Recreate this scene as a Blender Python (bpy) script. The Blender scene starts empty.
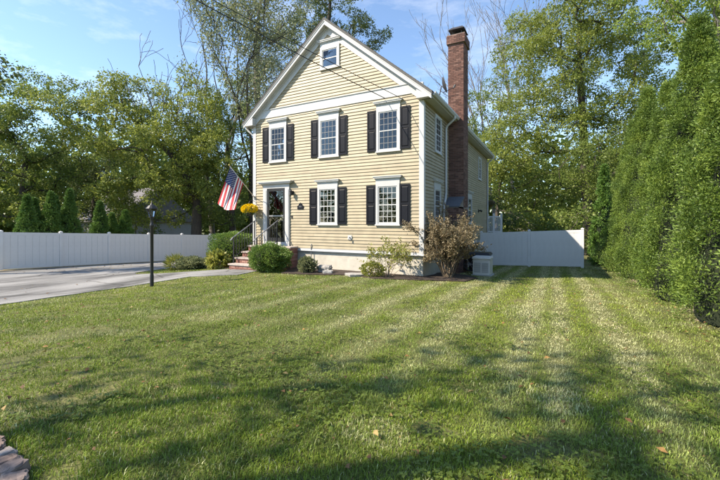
import bpy, bmesh, math, random
import numpy as np
from mathutils import Vector, Matrix

R = math.radians
C = bpy.context.scene.collection
S = bpy.context.scene

# ------------------------------------------------------------------ camera
EYE = 1.5
cam_d = bpy.data.cameras.new('camera')
cam = bpy.data.objects.new('camera', cam_d)
C.objects.link(cam)
cam.location = (0, 0, EYE)
cam.rotation_euler = (R(90), 0, math.atan(195 / 368))
cam_d.sensor_width = 36.0
cam_d.lens = 36.0 * 368 / 720
cam_d.shift_y = -18.0 / 720
cam_d.clip_start = 0.05
cam_d.clip_end = 2000
S.camera = cam

# ------------------------------------------------------------------ light
SUN_EL, SUN_AZ = 41.5, (-0.74, -0.67)          # direction towards the sun (x, y)
W = bpy.data.worlds.new('World')
S.world = W
W.use_nodes = True
wn, wl = W.node_tree.nodes, W.node_tree.links
wn.clear()
w_out = wn.new('ShaderNodeOutputWorld')
w_bg = wn.new('ShaderNodeBackground')
w_sky = wn.new('ShaderNodeTexSky')
w_sky.sky_type = 'NISHITA'
w_sky.sun_disc = False
w_sky.sun_elevation = R(SUN_EL)
w_sky.sun_rotation = math.atan2(SUN_AZ[0], SUN_AZ[1])
w_sky.air_density = 1.0
w_sky.dust_density = 0.1
w_sky.ozone_density = 6.0
w_bg.inputs['Strength'].default_value = 0.15
# thin cirrus high in the sky
w_tc = wn.new('ShaderNodeTexCoord')
w_map = wn.new('ShaderNodeMapping')
w_map.inputs['Scale'].default_value = (2.2, 3.4, 9.0)
w_map.inputs['Rotation'].default_value = (0.2, 0.5, 0.4)
w_nz = wn.new('ShaderNodeTexNoise')
w_nz.inputs['Scale'].default_value = 1.6
w_nz.inputs['Detail'].default_value = 7
w_nz.inputs['Roughness'].default_value = 0.62
w_rp = wn.new('ShaderNodeValToRGB')
w_rp.color_ramp.elements[0].position = 0.50
w_rp.color_ramp.elements[0].color = (0, 0, 0, 1)
w_rp.color_ramp.elements[1].position = 0.80
w_rp.color_ramp.elements[1].color = (0.26, 0.26, 0.26, 1)
w_mx = wn.new('ShaderNodeMixRGB')
w_mx.inputs['Color2'].default_value = (6.0, 6.3, 6.8, 1)
wl.new(w_tc.outputs['Generated'], w_map.inputs['Vector'])
wl.new(w_map.outputs['Vector'], w_nz.inputs['Vector'])
wl.new(w_nz.outputs['Fac'], w_rp.inputs['Fac'])
wl.new(w_rp.outputs['Color'], w_mx.inputs['Fac'])
wl.new(w_sky.outputs['Color'], w_mx.inputs['Color1'])
wl.new(w_mx.outputs['Color'], w_bg.inputs['Color'])
wl.new(w_bg.outputs['Background'], w_out.inputs['Surface'])

sun_d = bpy.data.lights.new('sun', 'SUN')
sun_d.energy = 3.7
sun_d.angle = R(0.55)
sun_d.color = (1.0, 0.965, 0.91)
sun = bpy.data.objects.new('sun', sun_d)
C.objects.link(sun)
_az = Vector((SUN_AZ[0], SUN_AZ[1], 0)).normalized()
_sd = Vector((_az.x * math.cos(R(SUN_EL)), _az.y * math.cos(R(SUN_EL)), math.sin(R(SUN_EL))))
sun.rotation_euler = _sd.to_track_quat('Z', 'Y').to_euler()
sun.location = _sd * 60

S.view_settings.view_transform = 'Standard'
S.view_settings.look = 'None'
S.view_settings.gamma = 1.0
S.view_settings.exposure = 1.18
S.view_settings.use_curve_mapping = False
S.view_settings.use_white_balance = True        # the camera's daylight-shade balance
S.view_settings.white_balance_temperature = 7700
S.view_settings.white_balance_tint = 10
S.cycles.max_bounces = 7
S.cycles.transparent_max_bounces = 10
S.cycles.caustics_reflective = False
S.cycles.caustics_refractive = False

random.seed(7)
RNG = np.random.default_rng(11)

# ------------------------------------------------------------------ materials
MATS = {}


def nmat(name):
    m = bpy.data.materials.new(name)
    m.use_nodes = True
    n, l = m.node_tree.nodes, m.node_tree.links
    b = n['Principled BSDF']
    MATS[name] = m
    return m, n, l, b


def ramp(n, stops, interp='LINEAR'):
    r = n.new('ShaderNodeValToRGB')
    e = r.color_ramp
    e.interpolation = interp
    while len(e.elements) < len(stops):
        e.elements.new(0.5)
    for i, (p, c) in enumerate(stops):
        e.elements[i].position = p
        e.elements[i].color = (c[0], c[1], c[2], 1)
    return r


def plain(name, col, rough=0.6, var=0.12, scale=3.0, bump=0.0, bscale=60.0, metal=0.0, spec=0.5, stretch=None):
    """paint-like surface: colour with soft uneven weathering and fine relief"""
    m, n, l, b = nmat(name)
    tc = n.new('ShaderNodeTexCoord')
    mp = n.new('ShaderNodeMapping')
    if stretch:
        mp.inputs['Scale'].default_value = stretch
    nz = n.new('ShaderNodeTexNoise')
    nz.inputs['Scale'].default_value = scale
    nz.inputs['Detail'].default_value = 6
    nz.inputs['Roughness'].default_value = 0.65
    lo = [c * (1 - var) for c in col]
    hi = [min(1, c * (1 + var * 0.6)) for c in col]
    rp = ramp(n, [(0.3, lo), (0.7, hi)])
    l.new(tc.outputs['Object'], mp.inputs['Vector'])
    l.new(mp.outputs['Vector'], nz.inputs['Vector'])
    l.new(nz.outputs['Fac'], rp.inputs['Fac'])
    l.new(rp.outputs['Color'], b.inputs['Base Color'])
    b.inputs['Roughness'].default_value = rough
    b.inputs['Metallic'].default_value = metal
    b.inputs['Specular IOR Level'].default_value = spec
    if bump:
        n2 = n.new('ShaderNodeTexNoise')
        n2.inputs['Scale'].default_value = bscale
        n2.inputs['Detail'].default_value = 4
        bp = n.new('ShaderNodeBump')
        bp.inputs['Strength'].default_value = bump
        bp.inputs['Distance'].default_value = 0.02
        l.new(mp.outputs['Vector'], n2.inputs['Vector'])
        l.new(n2.outputs['Fac'], bp.inputs['Height'])
        l.new(bp.outputs['Normal'], b.inputs['Normal'])
    return m


def leafy(name, stops, trans=0.42, clump=0.45, rough=0.5, cscale=0.7):
    """leaves: a colour of its own for each leaf, drifting from clump to clump, light passing through"""
    m, n, l, b = nmat(name)
    g = n.new('ShaderNodeNewGeometry')
    tc = n.new('ShaderNodeTexCoord')
    nz = n.new('ShaderNodeTexNoise')
    nz.inputs['Scale'].default_value = cscale
    nz.inputs['Detail'].default_value = 3
    mx = n.new('ShaderNodeMath')
    mx.operation = 'MULTIPLY_ADD'
    mx.inputs[1].default_value = 1 - clump
    sc = n.new('ShaderNodeMath')
    sc.operation = 'MULTIPLY_ADD'
    sc.inputs[1].default_value = clump * 2.0
    sc.inputs[2].default_value = -clump * 0.5
    l.new(tc.outputs['Object'], nz.inputs['Vector'])
    l.new(nz.outputs['Fac'], sc.inputs[0])
    l.new(g.outputs['Random Per Island'], mx.inputs[0])
    l.new(sc.outputs[0], mx.inputs[2])
    rp = ramp(n, stops)
    l.new(mx.outputs[0], rp.inputs['Fac'])
    l.new(rp.outputs['Color'], b.inputs['Base Color'])
    b.inputs['Roughness'].default_value = rough
    b.inputs['Specular IOR Level'].default_value = 0.35
    tr = n.new('ShaderNodeBsdfTranslucent')
    hs = n.new('ShaderNodeHueSaturation')
    hs.inputs['Value'].default_value = 1.25
    hs.inputs['Hue'].default_value = 0.49
    l.new(rp.outputs['Color'], hs.inputs['Color'])
    l.new(hs.outputs['Color'], tr.inputs['Color'])
    ms = n.new('ShaderNodeMixShader')
    ms.inputs['Fac'].default_value = trans
    l.new(b.outputs[0], ms.inputs[1])
    l.new(tr.outputs[0], ms.inputs[2])
    l.new(ms.outputs[0], n['Material Output'].inputs['Surface'])
    return m


def island(name, stops, rough=0.85, bump=0.3, bscale=45.0, grain=0.25):
    """pieces (bricks, stones, boards): each its own tone, with grain"""
    m, n, l, b = nmat(name)
    g = n.new('ShaderNodeNewGeometry')
    oi = n.new('ShaderNodeObjectInfo')
    ad = n.new('ShaderNodeMath')
    ad.operation = 'ADD'
    fr = n.new('ShaderNodeMath')
    fr.operation = 'FRACT'
    l.new(g.outputs['Random Per Island'], ad.inputs[0])
    l.new(oi.outputs['Random'], ad.inputs[1])
    l.new(ad.outputs[0], fr.inputs[0])
    rp = ramp(n, stops)
    l.new(fr.outputs[0], rp.inputs['Fac'])
    tc = n.new('ShaderNodeTexCoord')
    nz = n.new('ShaderNodeTexNoise')
    nz.inputs['Scale'].default_value = bscale
    nz.inputs['Detail'].default_value = 5
    l.new(tc.outputs['Object'], nz.inputs['Vector'])
    r2 = ramp(n, [(0.3, (1 - grain,) * 3), (0.7, (1 + grain * 0.4,) * 3)])
    l.new(nz.outputs['Fac'], r2.inputs['Fac'])
    mx = n.new('ShaderNodeMixRGB')
    mx.blend_type = 'MULTIPLY'
    mx.inputs['Fac'].default_value = 1
    l.new(rp.outputs['Color'], mx.inputs['Color1'])
    l.new(r2.outputs['Color'], mx.inputs['Color2'])
    l.new(mx.outputs['Color'], b.inputs['Base Color'])
    b.inputs['Roughness'].default_value = rough
    bp = n.new('ShaderNodeBump')
    bp.inputs['Strength'].default_value = bump
    bp.inputs['Distance'].default_value = 0.01
    l.new(nz.outputs['Fac'], bp.inputs['Height'])
    l.new(bp.outputs['Normal'], b.inputs['Normal'])
    return m


island('siding', [(0, (0.365, 0.298, 0.192)), (0.5, (0.395, 0.326, 0.213)), (1, (0.425, 0.354, 0.236))], 0.55, 0.10, 3.5, 0.16)
plain('trim', (0.54, 0.54, 0.535), 0.5, 0.07, 2.0, 0.05, 40)
plain('grille_grey', (0.20, 0.20, 0.205), 0.6, 0.1)
plain('louvre_grey', (0.40, 0.39, 0.37), 0.6, 0.1)
plain('vinyl', (0.78, 0.765, 0.755), 0.38, 0.08, 1.3)
plain('shutter', (0.008, 0.009, 0.014), 0.5, 0.15, 4.0, 0.05, 60, spec=0.2)
plain('door_dark', (0.022, 0.022, 0.022), 0.35, 0.1)
plain('foundation', (0.60, 0.555, 0.47), 0.85, 0.2, 2.2, 0.25, 30)
plain('iron', (0.022, 0.022, 0.024), 0.45, 0.2, 8.0, 0.1, 90)
plain('rail_grey', (0.33, 0.33, 0.34), 0.4, 0.15, 8.0, metal=0.6)
plain('roof_shingle', (0.13, 0.125, 0.12), 0.9, 0.3, 30.0, 0.5, 80)
plain('slate', (0.115, 0.125, 0.14), 0.7, 0.2, 12.0, 0.2, 50)
plain('mortar', (0.27, 0.22, 0.19), 0.95, 0.2, 20.0)
plain('cap_metal', (0.075, 0.07, 0.07), 0.55, 0.25, 8.0, metal=0.5)
plain('dish_grey', (0.06, 0.063, 0.07), 0.5, 0.1)
plain('beige_plastic', (0.66, 0.64, 0.60), 0.55, 0.08, 3.0, 0.05, 60)
plain('black_plastic', (0.018, 0.018, 0.02), 0.5, 0.15, 5.0)
plain('wire', (0.02, 0.02, 0.022), 0.6, 0.1)
plain('wood_grey', (0.13, 0.115, 0.095), 0.85, 0.3, 6.0, 0.4, 40, stretch=(8, 8, 1))
plain('dark_room', (0.012, 0.012, 0.013), 0.9, 0.2)  # flat dark tone stands in for unlit rooms at the windows
plain('curtain', (0.22, 0.22, 0.22), 0.9, 0.18, 6.0, stretch=(4, 4, .6))
plain('attic_backing', (0.42, 0.42, 0.43), 0.9, 0.2)  # even pale tone for the flat sheet behind the attic pane
plain('blind', (0.14, 0.14, 0.145), 0.9, 0.3, 2.5)
plain('concrete', (0.46, 0.45, 0.43), 0.9, 0.18, 2.5, 0.25, 50)
plain('neighbour_wall', (0.33, 0.325, 0.33), 0.7, 0.08, 1.0)
plain('neighbour_roof', (0.17, 0.16, 0.17), 0.9, 0.2, 3.0, 0.3, 40)
plain('coir', (0.20, 0.085, 0.03), 0.95, 0.35, 25.0, 0.6, 60)
plain('pole_white', (0.72, 0.70, 0.66), 0.4, 0.1)
plain('gold', (0.5, 0.36, 0.12), 0.35, 0.1, metal=0.8)
island('brick', [(0, (0.10, 0.050, 0.040)), (0.35, (0.15, 0.073, 0.056)), (0.7, (0.195, 0.095, 0.072)), (1, (0.25, 0.14, 0.11))], 0.9, 0.3, 60, 0.3)
island('step_brick', [(0, (0.24, 0.10, 0.075)), (0.5, (0.32, 0.145, 0.11)), (1, (0.40, 0.22, 0.17))], 0.9, 0.3, 60, 0.3)
island('tread_stone', [(0, (0.44, 0.37, 0.32)), (1, (0.52, 0.44, 0.39))], 0.85, 0.25, 30, 0.2)
island('edging_stone', [(0, (0.20, 0.14, 0.115)), (0.5, (0.28, 0.21, 0.18)), (1, (0.36, 0.31, 0.28))], 0.92, 0.7, 22, 0.45)
island('rock', [(0, (0.28, 0.26, 0.24)), (1, (0.48, 0.46, 0.43))], 0.92, 0.5, 14, 0.35)
island('fallen_leaf', [(0, (0.10, 0.05, 0.02)), (0.5, (0.20, 0.10, 0.035)), (0.8, (0.30, 0.17, 0.05)), (1, (0.36, 0.26, 0.10))], 0.8, 0.2, 60, 0.3)
plain('bark', (0.105, 0.085, 0.068), 0.95, 0.4, 5.0, 0.8, 14, stretch=(2.5, 2.5, 0.5))
plain('bark_dark', (0.060, 0.050, 0.042), 0.95, 0.4, 5.0, 0.8, 14, stretch=(2.5, 2.5, 0.5))
plain('bark_grey', (0.17, 0.15, 0.135), 0.95, 0.35, 5.0, 0.6, 14, stretch=(2.5, 2.5, 0.5))
plain('twig', (0.25, 0.19, 0.13), 0.9, 0.3, 12.0)

leafy('leaf_mid', [(0.0, (0.071, 0.113, 0.025)), (0.45, (0.143, 0.201, 0.044)), (0.8, (0.235, 0.289, 0.069)), (1, (0.343, 0.354, 0.101))])
leafy('leaf_yellow', [(0.0, (0.099, 0.134, 0.027)), (0.45, (0.198, 0.246, 0.050)), (0.8, (0.296, 0.336, 0.077)), (1, (0.408, 0.403, 0.104))])
leafy('leaf_dark', [(0.0, (0.043, 0.069, 0.018)), (0.5, (0.085, 0.122, 0.034)), (1, (0.153, 0.189, 0.056))])
leafy('leaf_grey', [(0.0, (0.111, 0.133, 0.062)), (0.5, (0.184, 0.210, 0.105)), (1, (0.288, 0.315, 0.166))])
leafy('leaf_hang', [(0.0, (0.091, 0.141, 0.025)), (0.5, (0.196, 0.274, 0.050)), (1, (0.318, 0.391, 0.086))], trans=0.45)
leafy('arbor', [(0.0, (0.024, 0.049, 0.013)), (0.35, (0.086, 0.152, 0.030)), (0.7, (0.212, 0.304, 0.057)), (1, (0.376, 0.464, 0.104))], clump=0.6, trans=0.3, cscale=2.5)
leafy('arbor_far', [(0.0, (0.048, 0.111, 0.029)), (0.5, (0.108, 0.209, 0.044)), (1, (0.204, 0.328, 0.070))], trans=0.2, cscale=2.0)
leafy('box_leaf', [(0.0, (0.065, 0.130, 0.031)), (0.5, (0.146, 0.240, 0.053)), (1, (0.292, 0.388, 0.091))], trans=0.25, cscale=4.0)
leafy('leaf_lime', [(0.0, (0.127, 0.161, 0.029)), (0.5, (0.253, 0.276, 0.057)), (1, (0.414, 0.380, 0.103))], trans=0.35, cscale=4.0)
leafy('leaf_brown', [(0.0, (0.12, 0.092, 0.05)), (0.5, (0.24, 0.19, 0.11)), (0.85, (0.34, 0.28, 0.17)), (1, (0.21, 0.22, 0.09))], trans=0.25, cscale=4.0)
leafy('petal', [(0.0, (0.55, 0.36, 0.008)), (0.5, (0.80, 0.58, 0.012)), (1, (0.88, 0.74, 0.05))], trans=0.25, cscale=8.0)
leafy('clover', [(0.0, (0.09, 0.14, 0.025)), (1, (0.22, 0.28, 0.05))], trans=0.3)
plain('arbor_core', (0.014, 0.022, 0.008), 0.95, 0.3)  # near-black colour stands in for the shade deep inside foliage


def mat_glass():
    m, n, l, b = nmat('glass')
    n.remove(b)
    t = n.new('ShaderNodeBsdfTransparent')
    t.inputs['Color'].default_value = (0.62, 0.65, 0.65, 1)
    g = n.new('ShaderNodeBsdfGlossy')
    g.inputs['Roughness'].default_value = 0.015
    g.inputs['Color'].default_value = (0.95, 0.97, 1, 1)
    tc = n.new('ShaderNodeTexCoord')
    nz = n.new('ShaderNodeTexNoise')
    nz.inputs['Scale'].default_value = 1.7
    bp = n.new('ShaderNodeBump')
    bp.inputs['Strength'].default_value = 0.06
    bp.inputs['Distance'].default_value = 0.05
    l.new(tc.outputs['Object'], nz.inputs['Vector'])
    l.new(nz.outputs['Fac'], bp.inputs['Height'])
    l.new(bp.outputs['Normal'], g.inputs['Normal'])
    fr = n.new('ShaderNodeFresnel')
    fr.inputs['IOR'].default_value = 1.55
    ms = n.new('ShaderNodeMixShader')
    l.new(fr.outputs[0], ms.inputs['Fac'])
    l.new(t.outputs[0], ms.inputs[1])
    l.new(g.outputs[0], ms.inputs[2])
    l.new(ms.outputs[0], n['Material Output'].inputs['Surface'])


mat_glass()


def mat_attr(name, rough=0.55, trans=0.3):
    m, n, l, b = nmat(name)
    a = n.new('ShaderNodeAttribute')
    a.attribute_name = 'Col'
    l.new(a.outputs['Color'], b.inputs['Base Color'])
    b.inputs['Roughness'].default_value = rough
    b.inputs['Specular IOR Level'].default_value = 0.3
    t = n.new('ShaderNodeBsdfTranslucent')
    l.new(a.outputs['Color'], t.inputs['Color'])
    ms = n.new('ShaderNodeMixShader')
    ms.inputs['Fac'].default_value = trans
    l.new(b.outputs[0], ms.inputs[1])
    l.new(t.outputs[0], ms.inputs[2])
    l.new(ms.outputs[0], n['Material Output'].inputs['Surface'])


mat_attr('blade')


def mat_ground():
    m, n, l, b = nmat('turf_soil')
    tc = n.new('ShaderNodeTexCoord')
    n1 = n.new('ShaderNodeTexNoise')
    n1.inputs['Scale'].default_value = 0.8
    n1.inputs['Detail'].default_value = 6
    n2 = n.new('ShaderNodeTexNoise')
    n2.inputs['Scale'].default_value = 38
    n2.inputs['Detail'].default_value = 5
    r1 = ramp(n, [(0.3, (0.10, 0.11, 0.03)), (0.55, (0.17, 0.17, 0.05)), (0.75, (0.25, 0.215, 0.09))])
    r2 = ramp(n, [(0.3, (0.45, 0.45, 0.45)), (0.7, (1.15, 1.15, 1.1))])
    mx = n.new('ShaderNodeMixRGB')
    mx.blend_type = 'MULTIPLY'
    mx.inputs['Fac'].default_value = 1
    l.new(tc.outputs['Object'], n1.inputs['Vector'])
    l.new(tc.outputs['Object'], n2.inputs['Vector'])
    l.new(n1.outputs['Fac'], r1.inputs['Fac'])
    l.new(n2.outputs['Fac'], r2.inputs['Fac'])
    l.new(r1.outputs['Color'], mx.inputs['Color1'])
    l.new(r2.outputs['Color'], mx.inputs['Color2'])
    l.new(mx.outputs['Color'], b.inputs['Base Color'])
    b.inputs['Roughness'].default_value = 0.95
    bp = n.new('ShaderNodeBump')
    bp.inputs['Strength'].default_value = 0.8
    bp.inputs['Distance'].default_value = 0.03
    l.new(n2.outputs['Fac'], bp.inputs['Height'])
    l.new(bp.outputs['Normal'], b.inputs['Normal'])


mat_ground()


def mat_asphalt():
    m, n, l, b = nmat('asphalt')
    tc = n.new('ShaderNodeTexCoord')
    n1 = n.new('ShaderNodeTexNoise')
    n1.inputs['Scale'].default_value = 0.45
    n1.inputs['Detail'].default_value = 7
    n1.inputs['Roughness'].default_value = 0.6
    mpd = n.new('ShaderNodeMapping')
    mpd.inputs['Scale'].default_value = (1.7, 0.55, 1)
    n2 = n.new('ShaderNodeTexNoise')
    n2.inputs['Scale'].default_value = 90
    n2.inputs['Detail'].default_value = 3
    vo = n.new('ShaderNodeTexVoronoi')
    vo.feature = 'DISTANCE_TO_EDGE'
    vo.inputs['Scale'].default_value = 0.42
    nw = n.new('ShaderNodeTexNoise')
    nw.inputs['Scale'].default_value = 2.5
    nw.inputs['Detail'].default_value = 5
    wv = n.new('ShaderNodeMixRGB')
    wv.inputs['Fac'].default_value = 0.16
    l.new(tc.outputs['Object'], nw.inputs['Vector'])
    l.new(tc.outputs['Object'], wv.inputs['Color1'])
    l.new(nw.outputs['Color'], wv.inputs['Color2'])
    l.new(wv.outputs['Color'], vo.inputs['Vector'])
    r1 = ramp(n, [(0.38, (0.10, 0.096, 0.092)), (0.46, (0.20, 0.194, 0.186)), (0.64, (0.34, 0.33, 0.317))])
    r2 = ramp(n, [(0.3, (0.6,) * 3), (0.7, (1.2,) * 3)])
    r3 = ramp(n, [(0.0, (0.35, 0.34, 0.33)), (0.02, (1, 1, 1))])
    l.new(tc.outputs['Object'], mpd.inputs['Vector'])
    l.new(mpd.outputs['Vector'], n1.inputs['Vector'])
    l.new(tc.outputs['Object'], n2.inputs['Vector'])
    l.new(n1.outputs['Fac'], r1.inputs['Fac'])
    l.new(n2.outputs['Fac'], r2.inputs['Fac'])
    l.new(vo.outputs['Distance'], r3.inputs['Fac'])
    mx = n.new('ShaderNodeMixRGB')
    mx.blend_type = 'MULTIPLY'
    mx.inputs['Fac'].default_value = 1
    my = n.new('ShaderNodeMixRGB')
    my.blend_type = 'MULTIPLY'
    my.inputs['Fac'].default_value = 0.8
    l.new(r1.outputs['Color'], mx.inputs['Color1'])
    l.new(r2.outputs['Color'], mx.inputs['Color2'])
    l.new(mx.outputs['Color'], my.inputs['Color1'])
    l.new(r3.outputs['Color'], my.inputs['Color2'])
    l.new(my.outputs['Color'], b.inputs['Base Color'])
    b.inputs['Roughness'].default_value = 0.9
    bp = n.new('ShaderNodeBump')
    bp.inputs['Strength'].default_value = 0.4
    bp.inputs['Distance'].default_value = 0.01
    l.new(n2.outputs['Fac'], bp.inputs['Height'])
    l.new(bp.outputs['Normal'], b.inputs['Normal'])


mat_asphalt()
plain('mulch', (0.065, 0.045, 0.034), 0.95, 0.5, 26.0, 0.9, 70)
plain('dirt', (0.30, 0.245, 0.155), 0.95, 0.4, 9.0, 0.7, 50)


# ------------------------------------------------------------------ mesh helpers
class MB:
    def __init__(s):
        s.v, s.f, s.m = [], [], []

    def add(s, vs, fs, mi=0):
        o = len(s.v)
        s.v += [tuple(p) for p in vs]
        s.f += [tuple(i + o for i in q) for q in fs]
        s.m += [mi] * len(fs)
        return s

    def box(s, x0, x1, y0, y1, z0, z1, mi=0):
        if x0 > x1: x0, x1 = x1, x0
        if y0 > y1: y0, y1 = y1, y0
        if z0 > z1: z0, z1 = z1, z0
        return s.add([(x0, y0, z0), (x1, y0, z0), (x1, y1, z0), (x0, y1, z0), (x0, y0, z1), (x1, y0, z1), (x1, y1, z1), (x0, y1, z1)],
                     [(0, 3, 2, 1), (4, 5, 6, 7), (0, 1, 5, 4), (1, 2, 6, 5), (2, 3, 7, 6), (3, 0, 4, 7)], mi)

    def hexa(s, p, mi=0):
        """8 points: bottom loop then top loop"""
        return s.add(p, [(0, 3, 2, 1), (4, 5, 6, 7), (0, 1, 5, 4), (1, 2, 6, 5), (2, 3, 7, 6), (3, 0, 4, 7)], mi)

    def tube(s, pts, rad, n=8, cap=True, mi=0):
        pts = [Vector(p) for p in pts]
        if not hasattr(rad, '__len__'): rad = [rad] * len(pts)
        o = len(s.v)
        prev = None
        for i, p in enumerate(pts):
            if i == 0: d = pts[1] - p
            elif i == len(pts) - 1: d = p - pts[i - 1]
            else: d = pts[i + 1] - pts[i - 1]
            d = d.normalized() if d.length > 1e-9 else Vector((0, 0, 1))
            if prev is None:
                a = d.orthogonal().normalized()
            else:
                a = (prev - d * prev.dot(d))
                a = a.normalized() if a.length > 1e-6 else d.orthogonal().normalized()
            prev = a
            b = d.cross(a)
            for k in range(n):
                t = 2 * math.pi * k / n
                s.v.append(tuple(p + (a * math.cos(t) + b * math.sin(t)) * rad[i]))
        for i in range(len(pts) - 1):
            for k in range(n):
                k2 = (k + 1) % n
                s.f.append((o + i * n + k, o + i * n + k2, o + (i + 1) * n + k2, o + (i + 1) * n + k))
                s.m.append(mi)
        if cap:
            s.f.append(tuple(o + k for k in reversed(range(n)))); s.m.append(mi)
            e = o + (len(pts) - 1) * n
            s.f.append(tuple(e + k for k in range(n))); s.m.append(mi)
        return s

    def lathe(s, c, prof, n=16, mi=0):
        """prof: (radius, z) pairs about a vertical axis at c"""
        o = len(s.v)
        for r, z in prof:
            for k in range(n):
                t = 2 * math.pi * k / n
                s.v.append((c[0] + r * math.cos(t), c[1] + r * math.sin(t), c[2] + z))
        for i in range(len(prof) - 1):
            for k in range(n):
                k2 = (k + 1) % n
                s.f.append((o + i * n + k, o + i * n + k2, o + (i + 1) * n + k2, o + (i + 1) * n + k)); s.m.append(mi)
        return s

    def mesh(s, name, mats, smooth=False):
        me = bpy.data.meshes.new(name)
        me.from_pydata(s.v, [], s.f)
        for k in (mats if isinstance(mats, (list, tuple)) else [mats]):
            me.materials.append(MATS[k])
        if any(s.m):
            me.polygons.foreach_set('material_index', s.m)
        if smooth:
            me.polygons.foreach_set('use_smooth', [True] * len(me.polygons))
        me.update()
        return me


def np_mesh(name, verts, faces, mat, smooth=False, col=None):
    """verts (N,3), faces (M,k) numpy"""
    me = bpy.data.meshes.new(name)
    n, (m, k) = len(verts), faces.shape
    me.vertices.add(n)
    me.vertices.foreach_set('co', np.ascontiguousarray(verts, dtype=np.float32).ravel())
    me.loops.add(m * k)
    me.loops.foreach_set('vertex_index', np.ascontiguousarray(faces, dtype=np.int32).ravel())
    me.polygons.add(m)
    me.polygons.foreach_set('loop_start', np.arange(0, m * k, k, dtype=np.int32))
    me.polygons.foreach_set('loop_total', np.full(m, k, dtype=np.int32))
    me.materials.append(MATS[mat])
    me.update(calc_edges=True)
    if smooth:
        me.polygons.foreach_set('use_smooth', np.ones(m, dtype=bool))
    if col is not None:
        a = me.color_attributes.new('Col', 'FLOAT_COLOR', 'POINT')
        a.data.foreach_set('color', np.ascontiguousarray(col, dtype=np.float32).ravel())
    return me


def root(name, label, cat, loc, group=None):
    o = bpy.data.objects.new(name, None)
    o.empty_display_size = 0.2
    C.objects.link(o)
    o.location = loc
    o['label'] = label
    o['category'] = cat
    if group: o['group'] = group
    return o


def part(name, me, parent, label=None, kind=None, loc=(0, 0, 0)):
    """mesh in world coordinates, hung under its thing (or part)"""
    o = bpy.data.objects.new(name, me)
    C.objects.link(o)
    o.location = loc
    o.parent = parent
    q, off = parent, Vector((0, 0, 0))
    while q is not None:
        off += Vector(q.location)
        q = q.parent
    # parents hold locations only through their empties; parts sit at zero
    o.matrix_parent_inverse = Matrix.Translation(-off) if parent.parent is None else Matrix.Translation(-Vector(parent.location))
    if label: o['label'] = label
    if kind: o['kind'] = kind
    return o


def thing(name, me, label, cat, group=None, loc=(0, 0, 0)):
    o = bpy.data.objects.new(name, me)
    C.objects.link(o)
    o.location = loc
    o['label'] = label
    o['category'] = cat
    if group: o['group'] = group
    return o


def setting(name, me, kind='structure', label=None):
    o = bpy.data.objects.new(name, me)
    C.objects.link(o)
    o['kind'] = kind
    if label: o['label'] = label
    return o


def copy_tree(o, loc, label=None, rz=0.0, scale=None):
    c = o.copy()
    C.objects.link(c)
    c.location = loc
    if rz: c.rotation_euler = (0, 0, rz)
    if scale: c.scale = scale
    if label: c['label'] = label
    for ch in o.children:
        k = ch.copy()
        C.objects.link(k)
        k.parent = c
        for g in ch.children:
            kk = g.copy()
            C.objects.link(kk)
            kk.parent = k
    return c


# ------------------------------------------------------------------ ground shape (thin plate through surveyed heights)
_cp = np.array([(0, 0, 0), (-3, 1, 0), (2.5, 1, 0.0), (-6, 4, -0.12), (2, 6.6, -0.14), (2.1, 12, -0.38), (2.1, 18.8, -0.68),
                (-3.8, 11.6, -0.30), (-9.2, 11.6, -0.28), (-11, 10.1, -0.29), (-6.5, 8, -0.24), (-2.3, 13.8, -0.45), (-1.2, 21.3, -0.86), (1.2, 21.3, -0.77),
                (-3.6, 21.3, -0.93), (-23.1, 7.4, -0.80), (-23.3, 14, -1.07), (-23.6, 20, -1.31), (-11.3, 3.6, -0.42),
                (-11.2, 6.8, -0.46), (-13, 10, -0.42), (-15, 9, -0.58), (-18, 4, -0.62), (-12, 14, -0.55), (-12, 24, -1.2), (-30, 10, -0.9), (-30, 30, -1.5),
                (0, 32, -1.2), (8, 10, -0.3), (8, 25, -0.9), (6, -8, 0.15), (-12, -10, 0.1), (-25, -8, -0.4)], dtype=float)


def _tk(r2):
    return 0.5 * r2 * np.log(r2 + 1e-9)


_n = len(_cp)
_d2 = ((_cp[:, None, :2] - _cp[None, :, :2]) ** 2).sum(-1)
_A = np.zeros((_n + 3, _n + 3))
_A[:_n, :_n] = _tk(_d2) + np.eye(_n) * 6.0
_A[:_n, _n] = 1
_A[:_n, _n + 1:] = _cp[:, :2]
_A[_n:, :_n] = _A[:_n, _n:].T
_sol = np.linalg.solve(_A, np.concatenate([_cp[:, 2], np.zeros(3)]))


def GZ(x, y):
    x = np.clip(np.asarray(x, float), -42, 22)
    y = np.clip(np.asarray(y, float), -16, 44)
    sh = x.shape
    q = np.stack([x.ravel(), y.ravel()], 1)
    out = np.empty(len(q))
    for i in range(0, len(q), 20000):
        qq = q[i:i + 20000]
        r2 = ((qq[:, None, :] - _cp[None, :, :2]) ** 2).sum(-1)
        out[i:i + 20000] = _tk(r2) @ _sol[:_n] + _sol[_n] + qq @ _sol[_n + 1:]
    return out.reshape(sh)


def gz(x, y):
    return float(GZ(np.array([x]), np.array([y]))[0])


def grid_axis(lo, hi, step, far):
    a = list(np.arange(lo, hi + 1e-6, step))
    s, x = step, hi
    while x < far:
        s *= 1.35
        x += s
        a.append(x)
    s, x = step, lo
    b = []
    while x > -far:
        s *= 1.35
        x -= s
        b.append(x)
    return np.array(b[::-1] + a)


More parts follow.
